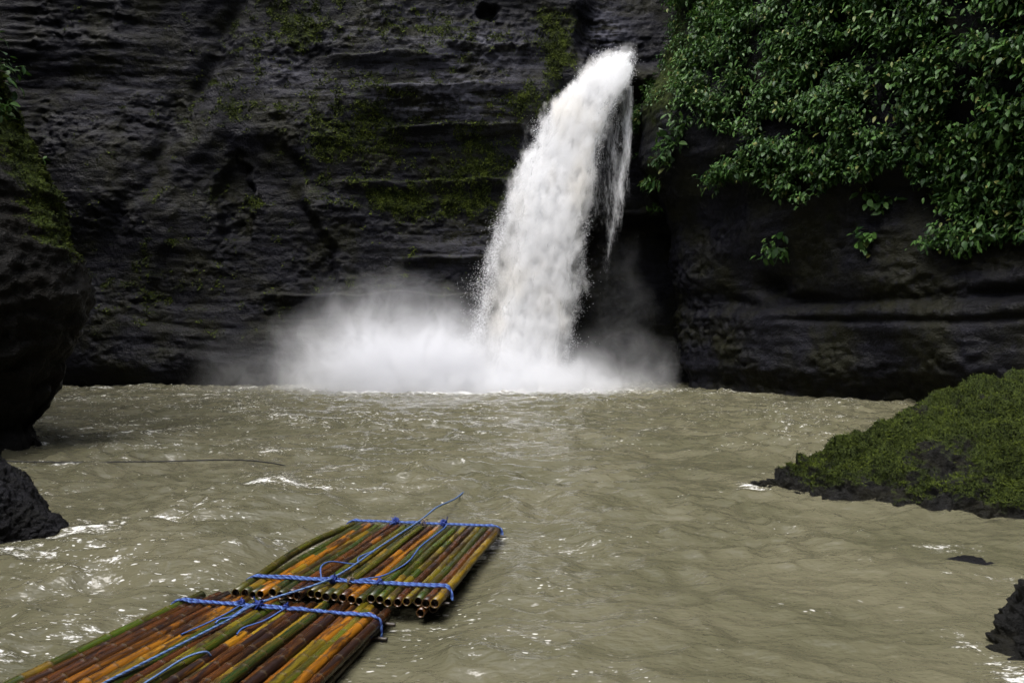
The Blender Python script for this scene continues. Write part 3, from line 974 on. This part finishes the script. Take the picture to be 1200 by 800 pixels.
def blades(P, N, mask, n, size, parent, name='moss', lift=0.3, tint_fn=None, seed=3):
    """small pointed blades scattered over a rock where mask is high"""
    rg = np.random.default_rng(seed)
    V, NN, W = P.reshape(-1, 3), N.reshape(-1, 3), np.clip(mask, 0, 1).ravel()
    idx = rg.choice(len(V), n, p=W / W.sum())
    c = V[idx] + rg.normal(0, 0.012, (n, 3))
    nn = NN[idx]
    t = rg.normal(size=(n, 3)); t -= nn * (t * nn).sum(1)[:, None]; t /= np.linalg.norm(t, axis=1)[:, None]
    b = np.cross(nn, t)
    L = size * rg.uniform(0.5, 1.5, n)[:, None]
    tip = t * 0.9 + nn * rg.uniform(lift * 0.3, lift * 2.0, (n, 1))
    v0 = c - b * L * 0.28; v1 = c + b * L * 0.28; v2 = c + tip * L
    VV = np.stack([v0, v1, v2], 1).reshape(-1, 3)
    FF = np.arange(n * 3).reshape(-1, 3)
    pat = perlin(c[:, 0] * 2.2, c[:, 1] * 2.2, c[:, 2] * 2.2)
    tint = np.clip(0.36 + 0.75 * pat + 0.4 * perlin(c[:, 0] * 6, c[:, 1] * 6, c[:, 2] * 6) + rg.normal(0, 0.2, n), 0, 1)
    o = part(name, VV, FF, M['moss'], parent, smooth=False, attrs={'tint': np.repeat(tint, 3)})
    o['kind'] = 'stuff'
    return o


# big mossy rock on the right
t = thing('mossy_boulder', 'large wedge of rock covered in green moss sloping into the water', 'boulder', (9.0, 14.0, 0))
P, N = lump([(4.6, 14.8, 15.0, -0.12), (4.95, 14.4, 15.35, 0.12), (5.5, 13.7, 15.9, 0.34), (6.3, 12.95, 16.1, 0.62), (7.2, 12.35, 16.2, 1.02), (8.15, 12.0, 16.5, 1.60), (9.2, 11.75, 17.4, 2.10), (10.2, 11.6, 18, 2.22), (11.5, 12, 18, 2.1), (13, 13, 17.5, 1.4), (14, 14.5, 16, -0.2)],
            300, 480, 3.0, 0.15, 0.05, 0.75, 0.8, 0.6, 4.9)
gx, gz = P[..., 0], P[..., 2]
mo = -0.15 + 0.75 * sstep(5.0, 6.0, gx) + 0.45 * np.clip(N[..., 2], -0.5, 1) - 0.75 * sstep(0.45, 0.05, gz) - 0.6 * sstep(15.0, 15.8, P[..., 1]) * sstep(7.0, 5.5, gx)
mo = mo - 0.06 - 0.15 * sstep(0.5, 0.15, P[..., 2]) + 0.8 * fbm(P[..., 0] / 1.0, P[..., 1] / 1.0, P[..., 2] / 1.0, 3)
part('rock', P.reshape(-1, 3), grid_faces(P.shape[1], P.shape[0]), M['boulder_moss'], t, attrs={'moss': mo})
blades(P, N, sstep(0.2, 0.75, mo), 90000, 0.034, t, 'moss', 0.6)

# charcoal boulder on the left
t = thing('dark_boulder', 'smooth charcoal boulder with foam curling round its pointed foot', 'boulder', (-8.0, 11.0, 0))
P, N = lump([(-12.5, 10.5, 14.5, 0.2), (-11, 10.2, 14.2, 1.2), (-9.6, 10.1, 13.8, 1.38), (-8.4, 10.0, 13.2, 1.12), (-7.7, 10.15, 12.6, 0.82), (-7.2, 10.6, 12.1, 0.46), (-6.7, 11.2, 11.8, 0.22), (-6.35, 11.45, 11.6, -0.2)],
            220, 340, 9.0, 0.06, 0.04, 0.7, 0.85)
part('rock', P.reshape(-1, 3), grid_faces(P.shape[1], P.shape[0]), M['boulder_dark'], t, attrs={'moss': -0.6 + 0.45 * sstep(0.9, 1.4, P[..., 2])})

# knobbly rock bottom right
t = thing('knobbly_rock', 'knobbly black rock rising from the water with pebbly lumps', 'boulder', (5.2, 7.0, 0))
P, N = lump([(4.4, 6.6, 7.2, -0.2), (4.62, 6.15, 7.5, 0.28), (4.95, 5.9, 7.8, 0.62), (5.4, 5.7, 8.0, 0.95), (6.0, 5.7, 8.2, 1.0), (6.8, 6, 8.0, 0.7), (7.4, 6.8, 7.4, -0.2)], 200, 260, 21.0, 0.10, 0.03, 0.32, 0.8)
part('rock', P.reshape(-1, 3), grid_faces(P.shape[1], P.shape[0]), M['boulder_moss'], t, attrs={'moss': -0.32 + 0.4 * perlin(P[..., 0] * 2, P[..., 1] * 2, P[..., 2] * 2)})

# rock just awash
P, N = lump([(5.0, 9.5, 9.7, -0.25), (5.35, 9.3, 10.0, 0.0), (5.75, 9.2, 10.2, 0.10), (6.2, 9.3, 10.1, 0.05), (6.8, 9.5, 9.8, -0.25)], 90, 140, 5.0, 0.035, 0.02, 0.35, 0.95)
o = link('awash_rock', build_mesh('awash_rock', P.reshape(-1, 3), grid_faces(P.shape[1], P.shape[0]), M['boulder_dark'], attrs={'moss': -1 + 0 * P[..., 0]}))
tag(o, 'low dark rock barely breaking the water surface', 'rock')


# ================================================================== PLANTS
def leaf_shape(l=1.0, w=0.42, droop=0.25, fold=0.10):
    v, f = [], []
    prof = [(0.0, 0.10), (0.22, 0.8), (0.5, 1.0), (0.78, 0.62), (1.0, 0.03)]
    for t, k in prof:
        z = -droop * t * t * l
        for sgn in (-1, 0, 1):
            v.append((sgn * k * w * l * 0.5, t * l, z + (fold * w * l * k if sgn else 0.0)))
    for i in range(4):
        a = i * 3
        f += [(a, a + 1, a + 4, a + 3), (a + 1, a + 2, a + 5, a + 4)]
    return np.array(v), np.array(f)


LEAF_V, LEAF_F = leaf_shape()
LEAF_MESH = [build_mesh('leaf', *leaf_shape(1, w_, d_, f_), M['leaf']) for (w_, d_, f_) in ((0.50, 0.22, 0.12), (0.60, 0.32, 0.08), (0.42, 0.15, 0.16))]


def leaf_frames(tip, nrm):
    y = tip / np.linalg.norm(tip, axis=1)[:, None]
    z = nrm - y * (nrm * y).sum(1)[:, None]
    z /= np.linalg.norm(z, axis=1)[:, None]
    x = np.cross(y, z)
    return np.stack([x, y, z], 2)        # columns are axes


def in_poly(u, v, poly):
    inside = np.zeros(u.shape, bool)
    n = len(poly)
    for i in range(n):
        x0, y0 = poly[i]; x1, y1 = poly[(i + 1) % n]
        c = ((y0 > v) != (y1 > v)) & (u < (x1 - x0) * (v - y0) / (y1 - y0 + 1e-9) + x0)
        inside ^= c
    return inside


def plant(name, label, category, wall, wall_n, select, n_clump, per, size, out, spread, n_obj, group=None, seed=1, gaps=0.0):
    """leafy growth rooted on the cliff: clumps of drooping leaves, the biggest as leaf objects, the rest as one foliage part"""
    rg = np.random.default_rng(seed)
    V, N = wall.reshape(-1, 3), wall_n.reshape(-1, 3)
    idx = np.nonzero(select.ravel())[0]
    if len(idx) == 0:
        print('EMPTY PLANT', label); return None
    if gaps:
        q = V[idx]
        w = sstep(-gaps, 0.35, perlin(q[:, 0] / 1.5, q[:, 1] / 1.5, q[:, 2] / 1.1)) + 0.03
    else:
        w = np.ones(len(idx))
    ci = rg.choice(idx, n_clump, p=w / w.sum())
    root = V[ci]; nn = N[ci].copy(); nn[:, 2] *= 0.3
    nn /= np.linalg.norm(nn, axis=1)[:, None]
    reach = rg.uniform(out[0], out[1], n_clump)
    cen = root + nn * reach[:, None]
    base = Vector(root.mean(0))
    t = thing(name, label, category, base, group)
    k = np.repeat(np.arange(n_clump), per)
    n = len(k)
    offs = rg.normal(0, spread, (n, 3)) * np.array([1, 1, 0.62])
    c = cen[k] + offs
    side = rg.normal(0, 0.55, (n, 3))
    tip = nn[k] * rg.uniform(0.3, 1.0, (n, 1)) + side + np.array([0, 0, -1.0]) * rg.uniform(0.15, 0.9, (n, 1))
    nrm = nn[k] * rg.uniform(0.2, 0.8, (n, 1)) + np.array([0, 0, 1.0]) + rg.normal(0, 0.35, (n, 3))
    Fm = leaf_frames(tip, nrm)
    sz = size * rg.uniform(0.45, 1.6, n)
    front = (offs * nn[k]).sum(1) + reach[k]
    rank = np.argsort(-(sz / size + 0.6 * front))
    objs, rest = rank[:n_obj], rank[n_obj:]
    for i in objs:
        o = link('leaf', LEAF_MESH[i % 3], t)
        m = Matrix(Fm[i].tolist()).to_4x4()
        o.matrix_basis = Matrix.Translation(Vector(c[i]) - base) @ m @ Matrix.Diagonal((sz[i], sz[i], sz[i], 1))
    if len(rest):
        LV = np.einsum('nij,kj->nki', Fm[rest], LEAF_V) * sz[rest][:, None, None] + c[rest][:, None, :]
        LF = LEAF_F[None] + (np.arange(len(rest)) * len(LEAF_V))[:, None, None]
        tint = np.repeat(rg.random(len(rest)), len(LEAF_V))
        o = part('foliage', LV.reshape(-1, 3), LF.reshape(-1, 4), M['leaf'], t, attrs={'tint': tint})
        o['kind'] = 'stuff'
    j = Joined()
    for i in range(0, n_clump, max(1, n_clump // 160)):
        a, b = root[i] - nn[i] * 0.15, cen[i]
        mid = (a + b) / 2 + np.array([0, 0, 0.12 * reach[i]])
        j.add(tube(spline([a, mid, b], 0.2), 0.014, 5))
    v, f = j.get()
    part('stem', v, f, M['stem'], t)['kind'] = 'stuff'
    return t


RU, RV_ = proj(RIGHT)
vis = (RIGHT[..., 1] > 26)


def rsel(poly):
    return in_poly(RU, RV_, poly) & vis


plant('hanging_shrub', 'dense dark green curtain of broad leaves covering the upper cliff', 'shrub', RIGHT, RIGHT_N,
      rsel([(850, -60), (1290, -60), (1290, 150), (1100, 160), (1000, 150), (900, 130), (830, 60), (790, 0), (790, -60)]), 4000, 11, 0.25, (0.05, 0.95), 0.24, 220, seed=1, gaps=0.12)
plant('hanging_shrub', 'brighter green leafy shrub spilling down the left side of the overgrown cliff', 'shrub', RIGHT, RIGHT_N,
      rsel([(815, 50), (900, 120), (890, 165), (850, 150), (810, 142), (793, 125), (800, 90)]), 540, 11, 0.24, (0.05, 0.85), 0.22, 120, seed=2, gaps=0.3)
plant('hanging_shrub', 'leafy shrub drooping in a tongue over the smooth rock bulge', 'shrub', RIGHT, RIGHT_N,
      rsel([(890, 165), (1000, 150), (1070, 165), (1050, 190), (1010, 210), (965, 222), (935, 246), (915, 222), (880, 205), (845, 228), (822, 212), (850, 190)]), 720, 11, 0.245, (0.05, 0.9), 0.23, 150, seed=3, gaps=0.2)
plant('hanging_shrub', 'leafy shrub hanging lowest, above the long groove in the rock', 'shrub', RIGHT, RIGHT_N,
      rsel([(1070, 160), (1290, 150), (1290, 300), (1195, 275), (1150, 290), (1110, 300), (1085, 285), (1120, 255), (1090, 215), (1060, 190)]), 840, 11, 0.25, (0.05, 0.85), 0.23, 150, seed=4, gaps=0.0)
plant('creeping_vine', 'thin chain of leaves trailing down the bare rock edge beside the shrubs', 'vine', RIGHT, RIGHT_N,
      rsel([(793, 125), (805, 150), (795, 175), (785, 205), (768, 222), (763, 212), (775, 180), (778, 150)]), 55, 9, 0.36, (0.1, 0.5), 0.2, 60, seed=5)
plant('ivy', 'fine small-leaved ivy over the mossy corner above the waterfall lip', 'ivy', RIGHT, RIGHT_N,
      rsel([(752, -40), (830, -40), (835, 60), (805, 100), (785, 130), (760, 120), (752, 60)]), 420, 10, 0.15, (0.0, 0.3), 0.2, 60, seed=7, gaps=0.2)
plant('ivy', 'narrow strip of small ivy leaves growing right beside the waterfall lip', 'ivy', RIGHT, RIGHT_N,
      rsel([(738, 85), (750, 80), (752, 140), (748, 185), (740, 180), (739, 130)]), 90, 8, 0.2, (0.02, 0.25), 0.14, 60, seed=6)
for i, (poly, lab) in enumerate((
        ([(890, 278), (922, 272), (925, 300), (900, 305)], 'small leafy tuft hanging just above the dark hollow in the rock'),
        ([(1004, 272), (1022, 268), (1026, 296), (1012, 298)], 'small bright tuft on bare rock between the hollow and the lowest shrub'),
        ([(1000, 222), (1025, 222), (1050, 240), (1020, 250)], 'loose sprig of leaves just below the drooping tongue shrub'),
        ([(762, 240), (775, 238), (776, 262), (764, 262)], 'tiny pale plant on the rock corner beside the fall'))):
    plant('leafy_tuft', lab, 'plant', RIGHT, RIGHT_N, rsel(poly), (10, 7, 9, 5)[i], 7, (0.36, 0.36, 0.36, 0.26)[i], (0.1, 0.35), 0.2, 40, group='small tufts on the rock face', seed=20 + i)

LU, LV_ = proj(LEFT)
lv = (LEFT[..., 1] > 15) & (LEFT[..., 1] < 21)
plant('fern_clump', 'pale leafy clump at the top of the near mossy rock edge', 'plant', LEFT, LEFT_N, in_poly(LU, LV_, [(-40, 40), (18, 45), (24, 85), (10, 120), (-40, 170)]) & lv, 40, 9, 0.20, (0.05, 0.3), 0.16, 60, seed=31)
plant('fern_clump', 'tiny pale plant halfway down the near mossy rock edge', 'plant', LEFT, LEFT_N, in_poly(LU, LV_, [(38, 172), (64, 172), (64, 192), (40, 192)]) & lv, 4, 6, 0.15, (0.03, 0.12), 0.07, 20, seed=32)

# small creeping growth on the mossy patches of the back cliff
def creepers():
    rg = np.random.default_rng(5)
    V = BACK.reshape(-1, 3)
    n_all = grid_normals(BACK).reshape(-1, 3)
    if n_all[:, 1].mean() > 0: n_all = -n_all
    w = sstep(0.15, 0.75, BACK_MOSS.ravel() + 0.5 * perlin(V[:, 0] / 0.8, V[:, 2] / 0.8, 4)) * (V[:, 2] > 3) * (V[:, 0] > -30)
    t = thing('creeping_moss', 'patchy green moss and tiny creepers clinging to the back cliff', 'moss', (-8, 50, 14))
    t['kind'] = 'stuff'
    blades(V, n_all, w, 26000, 0.14, t, 'moss_blades', 0.5, seed=8)


creepers()
u_, v_ = proj(LEFT)
t = thing('edge_moss', 'velvety moss coating the rim of the near overhanging rock', 'moss', (-11, 19, 6))
t['kind'] = 'stuff'
blades(LEFT, LEFT_N, sstep(0.1, 0.6, LEFT_M + 0.3 * perlin(LEFT[..., 0] * 1.5, LEFT[..., 1] * 1.5, LEFT[..., 2] * 1.5)) * lv, 30000, 0.06, t, 'moss_blades', 0.5, seed=9)


# ================================================================== RAFTS
ANG = math.atan2(0.59, 3.46)


def axes(near):
    return np.array([math.sin(near[2]), math.cos(near[2]), 0.0]), np.array([math.cos(near[2]), -math.sin(near[2]), 0.0])


GREEN = [(0.018, 0.045, 0.006), (0.030, 0.058, 0.006), (0.055, 0.068, 0.007), (0.014, 0.034, 0.008)]
GOLD = [(0.25, 0.098, 0.007), (0.31, 0.145, 0.010), (0.19, 0.068, 0.006)]
BROWN = [(0.042, 0.014, 0.006), (0.025, 0.010, 0.005), (0.065, 0.021, 0.006)]
MIXED = [(0.125, 0.105, 0.009), (0.19, 0.125, 0.010)]


def pole_mesh(rg, length, r0, r1, kind):
    """bamboo culm along +Y with swollen nodes, a hollow cut at each end, and its own sweep"""
    seg = 12
    s, rad, node = [0.0], [1.0], [0.0]
    pos = rg.uniform(0.08, 0.3)
    nodes = []
    while pos < length - 0.05:
        nodes.append(pos)
        for ds, k, nd in ((-0.03, 1.0, 0), (-0.012, 1.035, 0.1), (-0.004, 1.10, 0.7), (0.004, 1.07, 0.75), (0.011, 0.985, 0.15), (0.03, 1.0, 0)):
            s.append(pos + ds); rad.append(k); node.append(nd)
        pos += rg.uniform(0.26, 0.40)
    s.append(length); rad.append(1.0); node.append(0)
    s, rad, node = np.array(s), np.array(rad), np.array(node)
    R_ = rad * (r0 + (r1 - r0) * s / length)
    b1, b2 = rg.normal(0, 0.014), rg.normal(0, 0.006)
    ph = rg.uniform(0, 6)
    cx = b1 * np.sin(np.pi * s / length) + 0.006 * np.sin(3 * s + ph)
    cz = b2 * np.sin(np.pi * s / length)
    # colour per internode
    pal = {'g': GREEN, 'o': GOLD, 'b': BROWN, 'm': MIXED}
    main = pal[kind[0]]
    alt = pal[kind[1]]
    cols = []
    bi = np.searchsorted(nodes, s + 0.001)
    keyc = []
    base = main[rg.integers(len(main))]
    for _ in range(len(nodes) + 1):
        c = np.array(base if rg.random() < 0.84 else alt[rg.integers(len(alt))]) * rg.uniform(0.75, 1.25)
        keyc.append(c)
    cols = np.array([keyc[min(b, len(keyc) - 1)] for b in bi])
    ker = np.array([0.25, 0.5, 0.25])
    cols = np.stack([np.convolve(np.pad(cols[:, i], 1, mode='edge'), ker, 'valid') for i in range(3)], 1)
    th = np.linspace(0, 2 * np.pi, seg, endpoint=False)
    out = R_[:, None]
    V = np.stack([cx[:, None] + out * np.cos(th), np.broadcast_to(s[:, None], (len(s), seg)), cz[:, None] + out * np.sin(th)], 2)
    C = np.repeat(cols[:, None, :], seg, 1)
    ND = np.repeat(node[:, None], seg, 1)
    # hollow ends: rim, then bore, then diaphragm
    def cap(i, sgn, dep):
        rr = []
        for f, dy in ((0.80, 0.0), (0.78, sgn * dep * 0.5), (0.76, sgn * dep), (0.01, sgn * dep)):
            rr.append(np.stack([cx[i] + R_[i] * f * np.cos(th), np.full(seg, s[i] + dy), cz[i] + R_[i] * f * np.sin(th)], 1))
        return np.array(rr)
    c0 = cap(0, 1, rg.uniform(0.04, 0.16)); c1 = cap(-1, -1, rg.uniform(0.04, 0.16))
    rows = np.concatenate([c0[::-1], V, c1], 0)
    rim, bore = np.array([0.065, 0.038, 0.018]), np.array([0.014, 0.007, 0.004])
    cc = np.array([bore, bore, bore, rim])
    Call = np.concatenate([np.repeat(cc[:, None, :], seg, 1), C, np.repeat(cc[::-1][:, None, :], seg, 1)], 0)
    NDa = np.concatenate([np.zeros((4, seg)), ND, np.zeros((4, seg))], 0)
    stain = {'g': 0.55, 'o': 0.9, 'b': 1.0, 'm': 0.85}[kind[0]] * np.ones(rows.shape[:2])
    stain[:4] = 0.3; stain[-4:] = 0.3
    return build_mesh('pole', rows.reshape(-1, 3), grid_faces(seg, rows.shape[0], True), M['bamboo'],
                      attrs={'node': NDa, 'stain': stain}, cols={'tone': Call.reshape(-1, 3)})


def raft(name, label, near, n, width, length, z0, z1, kinds, seed, under_cut, bow=False):
    """near = centre of the end nearest the bank; poles run along UD. z0,z1 = axis height of the top layer at either end"""
    rg = np.random.default_rng(seed)
    t = thing(name, label, 'raft', Vector((near[0], near[1], 0)))
    pitch = width / n
    UD, VD = axes(near)
    tilt = math.atan2(z1 - z0, length)
    for layer in (0, 1):
        for i in range(n + (0 if layer == 0 else -1)):
            a = -width / 2 + pitch * (i + 0.5 + 0.5 * layer)
            r = pitch * 0.5 * rg.uniform(0.90, 1.04)
            st = rg.normal(0, 0.045)
            if layer:
                st += under_cut if i < n - 3 else 0.05
            L = length + rg.uniform(-0.06, 0.06) - (under_cut if layer and i < n - 3 else 0)
            kd = kinds[i % len(kinds)] if not layer else 'bb'
            o = link('pole', pole_mesh(rg, L, r, r * rg.uniform(0.86, 1.0), kd), t)
            flip = rg.random() < 0.5
            p = VD * a + UD * st
            zz = z0 + rg.uniform(-0.008, 0.008) - layer * pitch * 0.93
            yaw = rg.normal(0, 0.006) + near[3] * a
            if bow and i == 0 and not layer:
                o.data.transform(Matrix.Identity(4))
                co = np.empty(len(o.data.vertices) * 3, dtype=np.float32)
                o.data.vertices.foreach_get('co', co)
                co = co.reshape(-1, 3); co[:, 0] -= 0.10 * np.sin(np.pi * co[:, 1] / L); co[:, 2] += 0.06 * np.sin(np.pi * co[:, 1] / L)
                o.data.vertices.foreach_set('co', co.ravel())
            rot = Matrix.Rotation(-near[2] + yaw, 4, 'Z') @ Matrix.Rotation(tilt, 4, 'X')
            o.matrix_basis = Matrix.Translation(Vector((p[0], p[1], zz))) @ rot
    return t, pitch


def rp(near, a, s, z):
    """point on a raft: a across (right +), s along, z up"""
    UD, VD = axes(near)
    p = np.array([near[0], near[1], 0.0]) + VD * a * (1 - near[3] * s) + UD * s
    p[2] = z
    return p


FAR_N, NEAR_N = (-1.84, 7.93, ANG, 0.0), (-3.27, 3.60, R(12.4), 0.036)
far_kinds = ['gg', 'gm', 'og', 'om', 'mg', 'gg', 'bb', 'bo', 'gg', 'mg', 'gm', 'gg', 'bo', 'om', 'gg', 'gg', 'gm', 'mg', 'bm', 'mg', 'gg', 'bb', 'mg']
near_kinds = ['gm', 'bb', 'bb', 'bo', 'ob', 'bb', 'ob', 'om', 'gm', 'bb', 'mo', 'gm', 'bo', 'om', 'bb', 'bb', 'mg', 'gm', 'bb', 'bo', 'om', 'mo', 'gm', 'ob', 'bb']
far_t, pitch = raft('bamboo_raft', 'bamboo raft of green and golden poles with open cut ends, farther section', FAR_N, 23, 2.26, 3.42, 0.20, 0.155, far_kinds, 4, 0.45, True)
near_t, pitch2 = raft('bamboo_raft', 'waterlogged bamboo raft of dark brown and orange poles, nearer section', NEAR_N, 25, 2.63, 4.5, 0.125, 0.125, near_kinds, 9, 0.1)


def ropepath(near, s, zaxis, pit, width, wob, seed, drop=(0.03, 0.06), skew=0.0):
    """rope laid across the poles, dipping a little between them, tucked down at both sides"""
    rg = np.random.default_rng(seed)
    pts = [rp(near, -width / 2 - 0.045, s, zaxis - drop[0]), rp(near, -width / 2 - 0.03, s, zaxis + 0.02)]
    k = 0
    a = -width / 2 + pit * 0.5
    while a < width / 2:
        pts.append(rp(near, a, s + skew * a + rg.normal(0, wob), zaxis + pit * 0.5 + 0.018))
        a += pit
    pts += [rp(near, width / 2 + 0.03, s + skew * width / 2, zaxis + 0.02), rp(near, width / 2 + 0.05, s + skew * width / 2 - 0.03, zaxis - drop[1])]
    return spline(pts, 0.014)


def knot(c, r, turns, seed, rr=0.011):
    rg = np.random.default_rng(seed)
    j = Joined()
    for _ in range(turns):
        ax = rg.normal(size=3); ax /= np.linalg.norm(ax)
        b = np.cross(ax, rg.normal(size=3)); b /= np.linalg.norm(b)
        e = np.cross(ax, b)
        th = np.linspace(0, 2 * np.pi * 0.97, 16)
        q = r * rg.uniform(0.65, 1.1)
        pts = np.array(c)[None] + q * (np.cos(th)[:, None] * b + np.sin(th)[:, None] * e * rg.uniform(0.5, 1.0)) + np.outer(np.linspace(-1, 1, 16), ax) * r * 0.25
        j.add(tube(pts, rr, 6))
    for _ in range(2):                        # frayed tails
        dr = rg.normal(size=3); dr[2] = abs(dr[2]) + 0.4; dr /= np.linalg.norm(dr)
        e = np.array(c) + dr * r * rg.uniform(1.5, 2.2)
        j.add(tube(spline([np.array(c), np.array(c) + dr * r + rg.normal(0, 0.01, 3), e], 0.012), rr * 0.7, 5))
    return j.get()


def rope_part(name, pts, r, parent, mat='rope', pitch=0.075, laid=True):
    path = spline(pts, 0.014) if len(pts) < 40 else pts
    v, f, sh = twisted(path, r, pitch) if laid else (*tube(path, r, 7), None)
    return part(name, v, f, M[mat], parent, attrs={'shade': np.full(len(v), 0.5) if sh is None else sh})


def zt(s):                                   # top of the far raft at s
    return 0.20 + (0.155 - 0.20) * s / 3.42 + pitch * 0.5


ZN = 0.125 + pitch2 * 0.5
# lashings of the far section
rope_part('lashing_rope', ropepath(FAR_N, 0.36, 0.196, pitch, 2.26, 0.008, 1), 0.0135, far_t)
rope_part('lashing_rope', ropepath(FAR_N, 0.40, 0.203, pitch, 2.22, 0.014, 5), 0.014, far_t)
rope_part('lashing_rope', ropepath(FAR_N, 3.28, 0.157, pitch, 2.26, 0.010, 2), 0.0135, far_t)
rope_part('lashing_rope', ropepath(FAR_N, 3.31, 0.162, pitch, 2.20, 0.012, 3), 0.013, far_t)
for i, (a, s, tr, r) in enumerate(((-0.16, 0.37, 9, 0.042), (0.36, 0.38, 5, 0.030), (-0.42, 3.30, 9, 0.050), (0.30, 3.30, 10, 0.055))):
    v, f = knot(rp(FAR_N, a, s, zt(s) + 0.03), r, tr, 40 + i)
    part('knot', v, f, M['rope'], far_t)
v, f = knot(rp(FAR_N, 0.02, 3.28, zt(3.4) + 0.02), 0.07, 5, 77, 0.006); part('knot', v, f, M['old_rope'], far_t)
v, f = knot(rp(FAR_N, 0.04, 0.37, zt(0.3) + 0.02), 0.05, 5, 78, 0.006); part('knot', v, f, M['old_rope'], far_t)
tail = lambda near, L: [rp(near, a, s, z) for a, s, z in L]
rope_part('rope_tail', tail(FAR_N, [(0.30, 3.30, zt(3.4) + 0.02), (0.36, 3.2, zt(3.2) + 0.01), (0.36, 2.8, zt(2.8) + 0.01), (0.34, 2.0, zt(2) + 0.01), (0.40, 1.3, zt(1.3) + 0.01), (0.37, 0.9, zt(0.9) + 0.015), (0.30, 0.62, zt(0.6) + 0.02), (0.12, 0.42, zt(0.4) + 0.03)]), 0.009, far_t, 'rope', laid=False)
rope_part('rope_tail', tail(FAR_N, [(-0.42, 3.30, zt(3.4) + 0.02), (-0.44, 3.2, zt(3.3) + 0.02), (-0.47, 3.15, zt(3.1) + 0.01)]), 0.008, far_t, 'rope', laid=False)
rope_part('rope_tail', tail(FAR_N, [(-0.30, 0.38, zt(0.4) + 0.02), (-0.36, 0.52, zt(0.5) + 0.12), (-0.36, 0.80, zt(0.8) + 0.10), (-0.22, 1.0, zt(1) + 0.03), (-0.16, 1.1, zt(1) + 0.01), (-0.24, 1.35, zt(1.3) + 0.01), (-0.18, 1.7, zt(1.7) + 0.01)]), 0.009, far_t, 'rope', laid=False)
# lashings of the near section
SN = 4.15
rope_part('lashing_rope', ropepath(NEAR_N, SN, 0.125, pitch2, 2.63, 0.008, 6, (0.03, 0.16)), 0.0135, near_t)
rope_part('lashing_rope', ropepath(NEAR_N, SN + 0.035, 0.130, pitch2, 2.55, 0.016, 7, (0.03, 0.05)), 0.013, near_t)
for i, (a, s, tr, r) in enumerate(((-0.19, SN, 10, 0.045), (-0.42, SN + 0.02, 6, 0.032), (0.16, SN + 0.01, 5, 0.024))):
    v, f = knot(rp(NEAR_N, a, s, ZN + 0.035), r, tr, 60 + i)
    part('knot', v, f, M['rope'], near_t)
rope_part('rope_tail', tail(NEAR_N, [(-0.2, SN, ZN + 0.04), (-0.26, SN - 0.1, ZN + 0.05), (-0.30, SN - 0.3, ZN + 0.02), (-0.37, SN - 0.4, ZN + 0.02), (-0.38, SN - 0.47, ZN + 0.005)]), 0.010, near_t, 'rope', laid=False)
rope_part('rope_tail', tail(NEAR_N, [(0.16, SN, ZN + 0.03), (0.18, SN - 0.12, ZN + 0.04), (0.12, SN - 0.35, ZN + 0.02), (0.02, SN - 0.55, ZN + 0.02), (0.03, SN - 0.68, ZN + 0.005)]), 0.008, near_t, 'rope', laid=False)
rope_part('rope_tail', tail(NEAR_N, [(-0.42, SN, ZN + 0.02), (-0.42, SN - 0.2, ZN + 0.015), (-0.46, SN - 0.5, ZN + 0.01), (-0.52, SN - 0.8, ZN + 0.01)]), 0.008, near_t, 'rope', laid=False)
rope_part('rope_tail', tail(NEAR_N, [(0.05, 3.05, ZN - 0.02), (0.02, 3.0, ZN + 0.03), (-0.08, 2.85, ZN + 0.025), (-0.10, 2.5, ZN + 0.012), (-0.10, 1.8, ZN + 0.012), (-0.1, 1.0, ZN + 0.012)]), 0.010, near_t, 'tow', laid=False)


def crossbar(near, s, z, width, r, parent, l=0.1, rr=0.1):
    v, f = tube(spline([rp(near, -width / 2 - l, s, z), rp(near, 0, s + 0.02, z + 0.004), rp(near, width / 2 + rr, s, z)], 0.15), r, 8)
    part('crossbar', v, f, M['stick'], parent)


crossbar(FAR_N, 0.20, 0.145, 2.26, 0.016, far_t, 0.12, 0.05)
crossbar(FAR_N, 3.22, 0.10, 2.26, 0.018, far_t, 0.10, 0.10)
crossbar(NEAR_N, 4.3, 0.07, 2.63, 0.02, near_t, 0.05, 0.14)
crossbar(NEAR_N, 4.08, 0.01, 2.63, 0.02, near_t, 0.05, 0.13)

# long rope running the length of both sections and into the pool
pts = [rp(NEAR_N, -0.56, 0.2, ZN + 0.02), rp(NEAR_N, -0.45, 2.0, ZN + 0.02), rp(NEAR_N, -0.26, 3.6, ZN + 0.03), rp(NEAR_N, -0.19, SN, ZN + 0.05),
       rp(FAR_N, -0.16, 0.36, zt(0.3) + 0.05), rp(FAR_N, -0.14, 1.8, zt(1.8) + 0.03), rp(FAR_N, -0.06, 3.28, zt(3.4) + 0.05), np.array([-1.18, 12.1, 0.26]), np.array([-1.0, 13.4, 0.13]), np.array([-0.90, 14.6, 0.03]), np.array([-0.85, 16.0, -0.2])]
path = spline(pts, 0.02)
v, f, sh = twisted(path, 0.0135, 0.09)
o = thing('tow_rope', 'pale blue rope running lengthwise over both raft sections into the water', 'rope', Vector(pts[3]))
part('rope_strand', v, f, M['tow'], o, attrs={'shade': sh})

# black mooring rope at the left cliff
pts = [(-13.4, 17.0, 0.34), (-11.3, 16.95, 0.26), (-9.5, 17.0, 0.225), (-7.8, 17.1, 0.23), (-6.6, 17.25, 0.24), (-5.9, 17.4, 0.20), (-5.2, 17.65, 0.05), (-4.4, 18.0, -0.25)]
path = spline(np.array(pts), 0.03)
o = thing('mooring_rope', 'thin black rope stretched low over the water from the near rock wall', 'rope', Vector(pts[1]))
v, f, sh = twisted(path, 0.017, 0.12)
part('rope_strand', v, f, M['black_rope'], o)
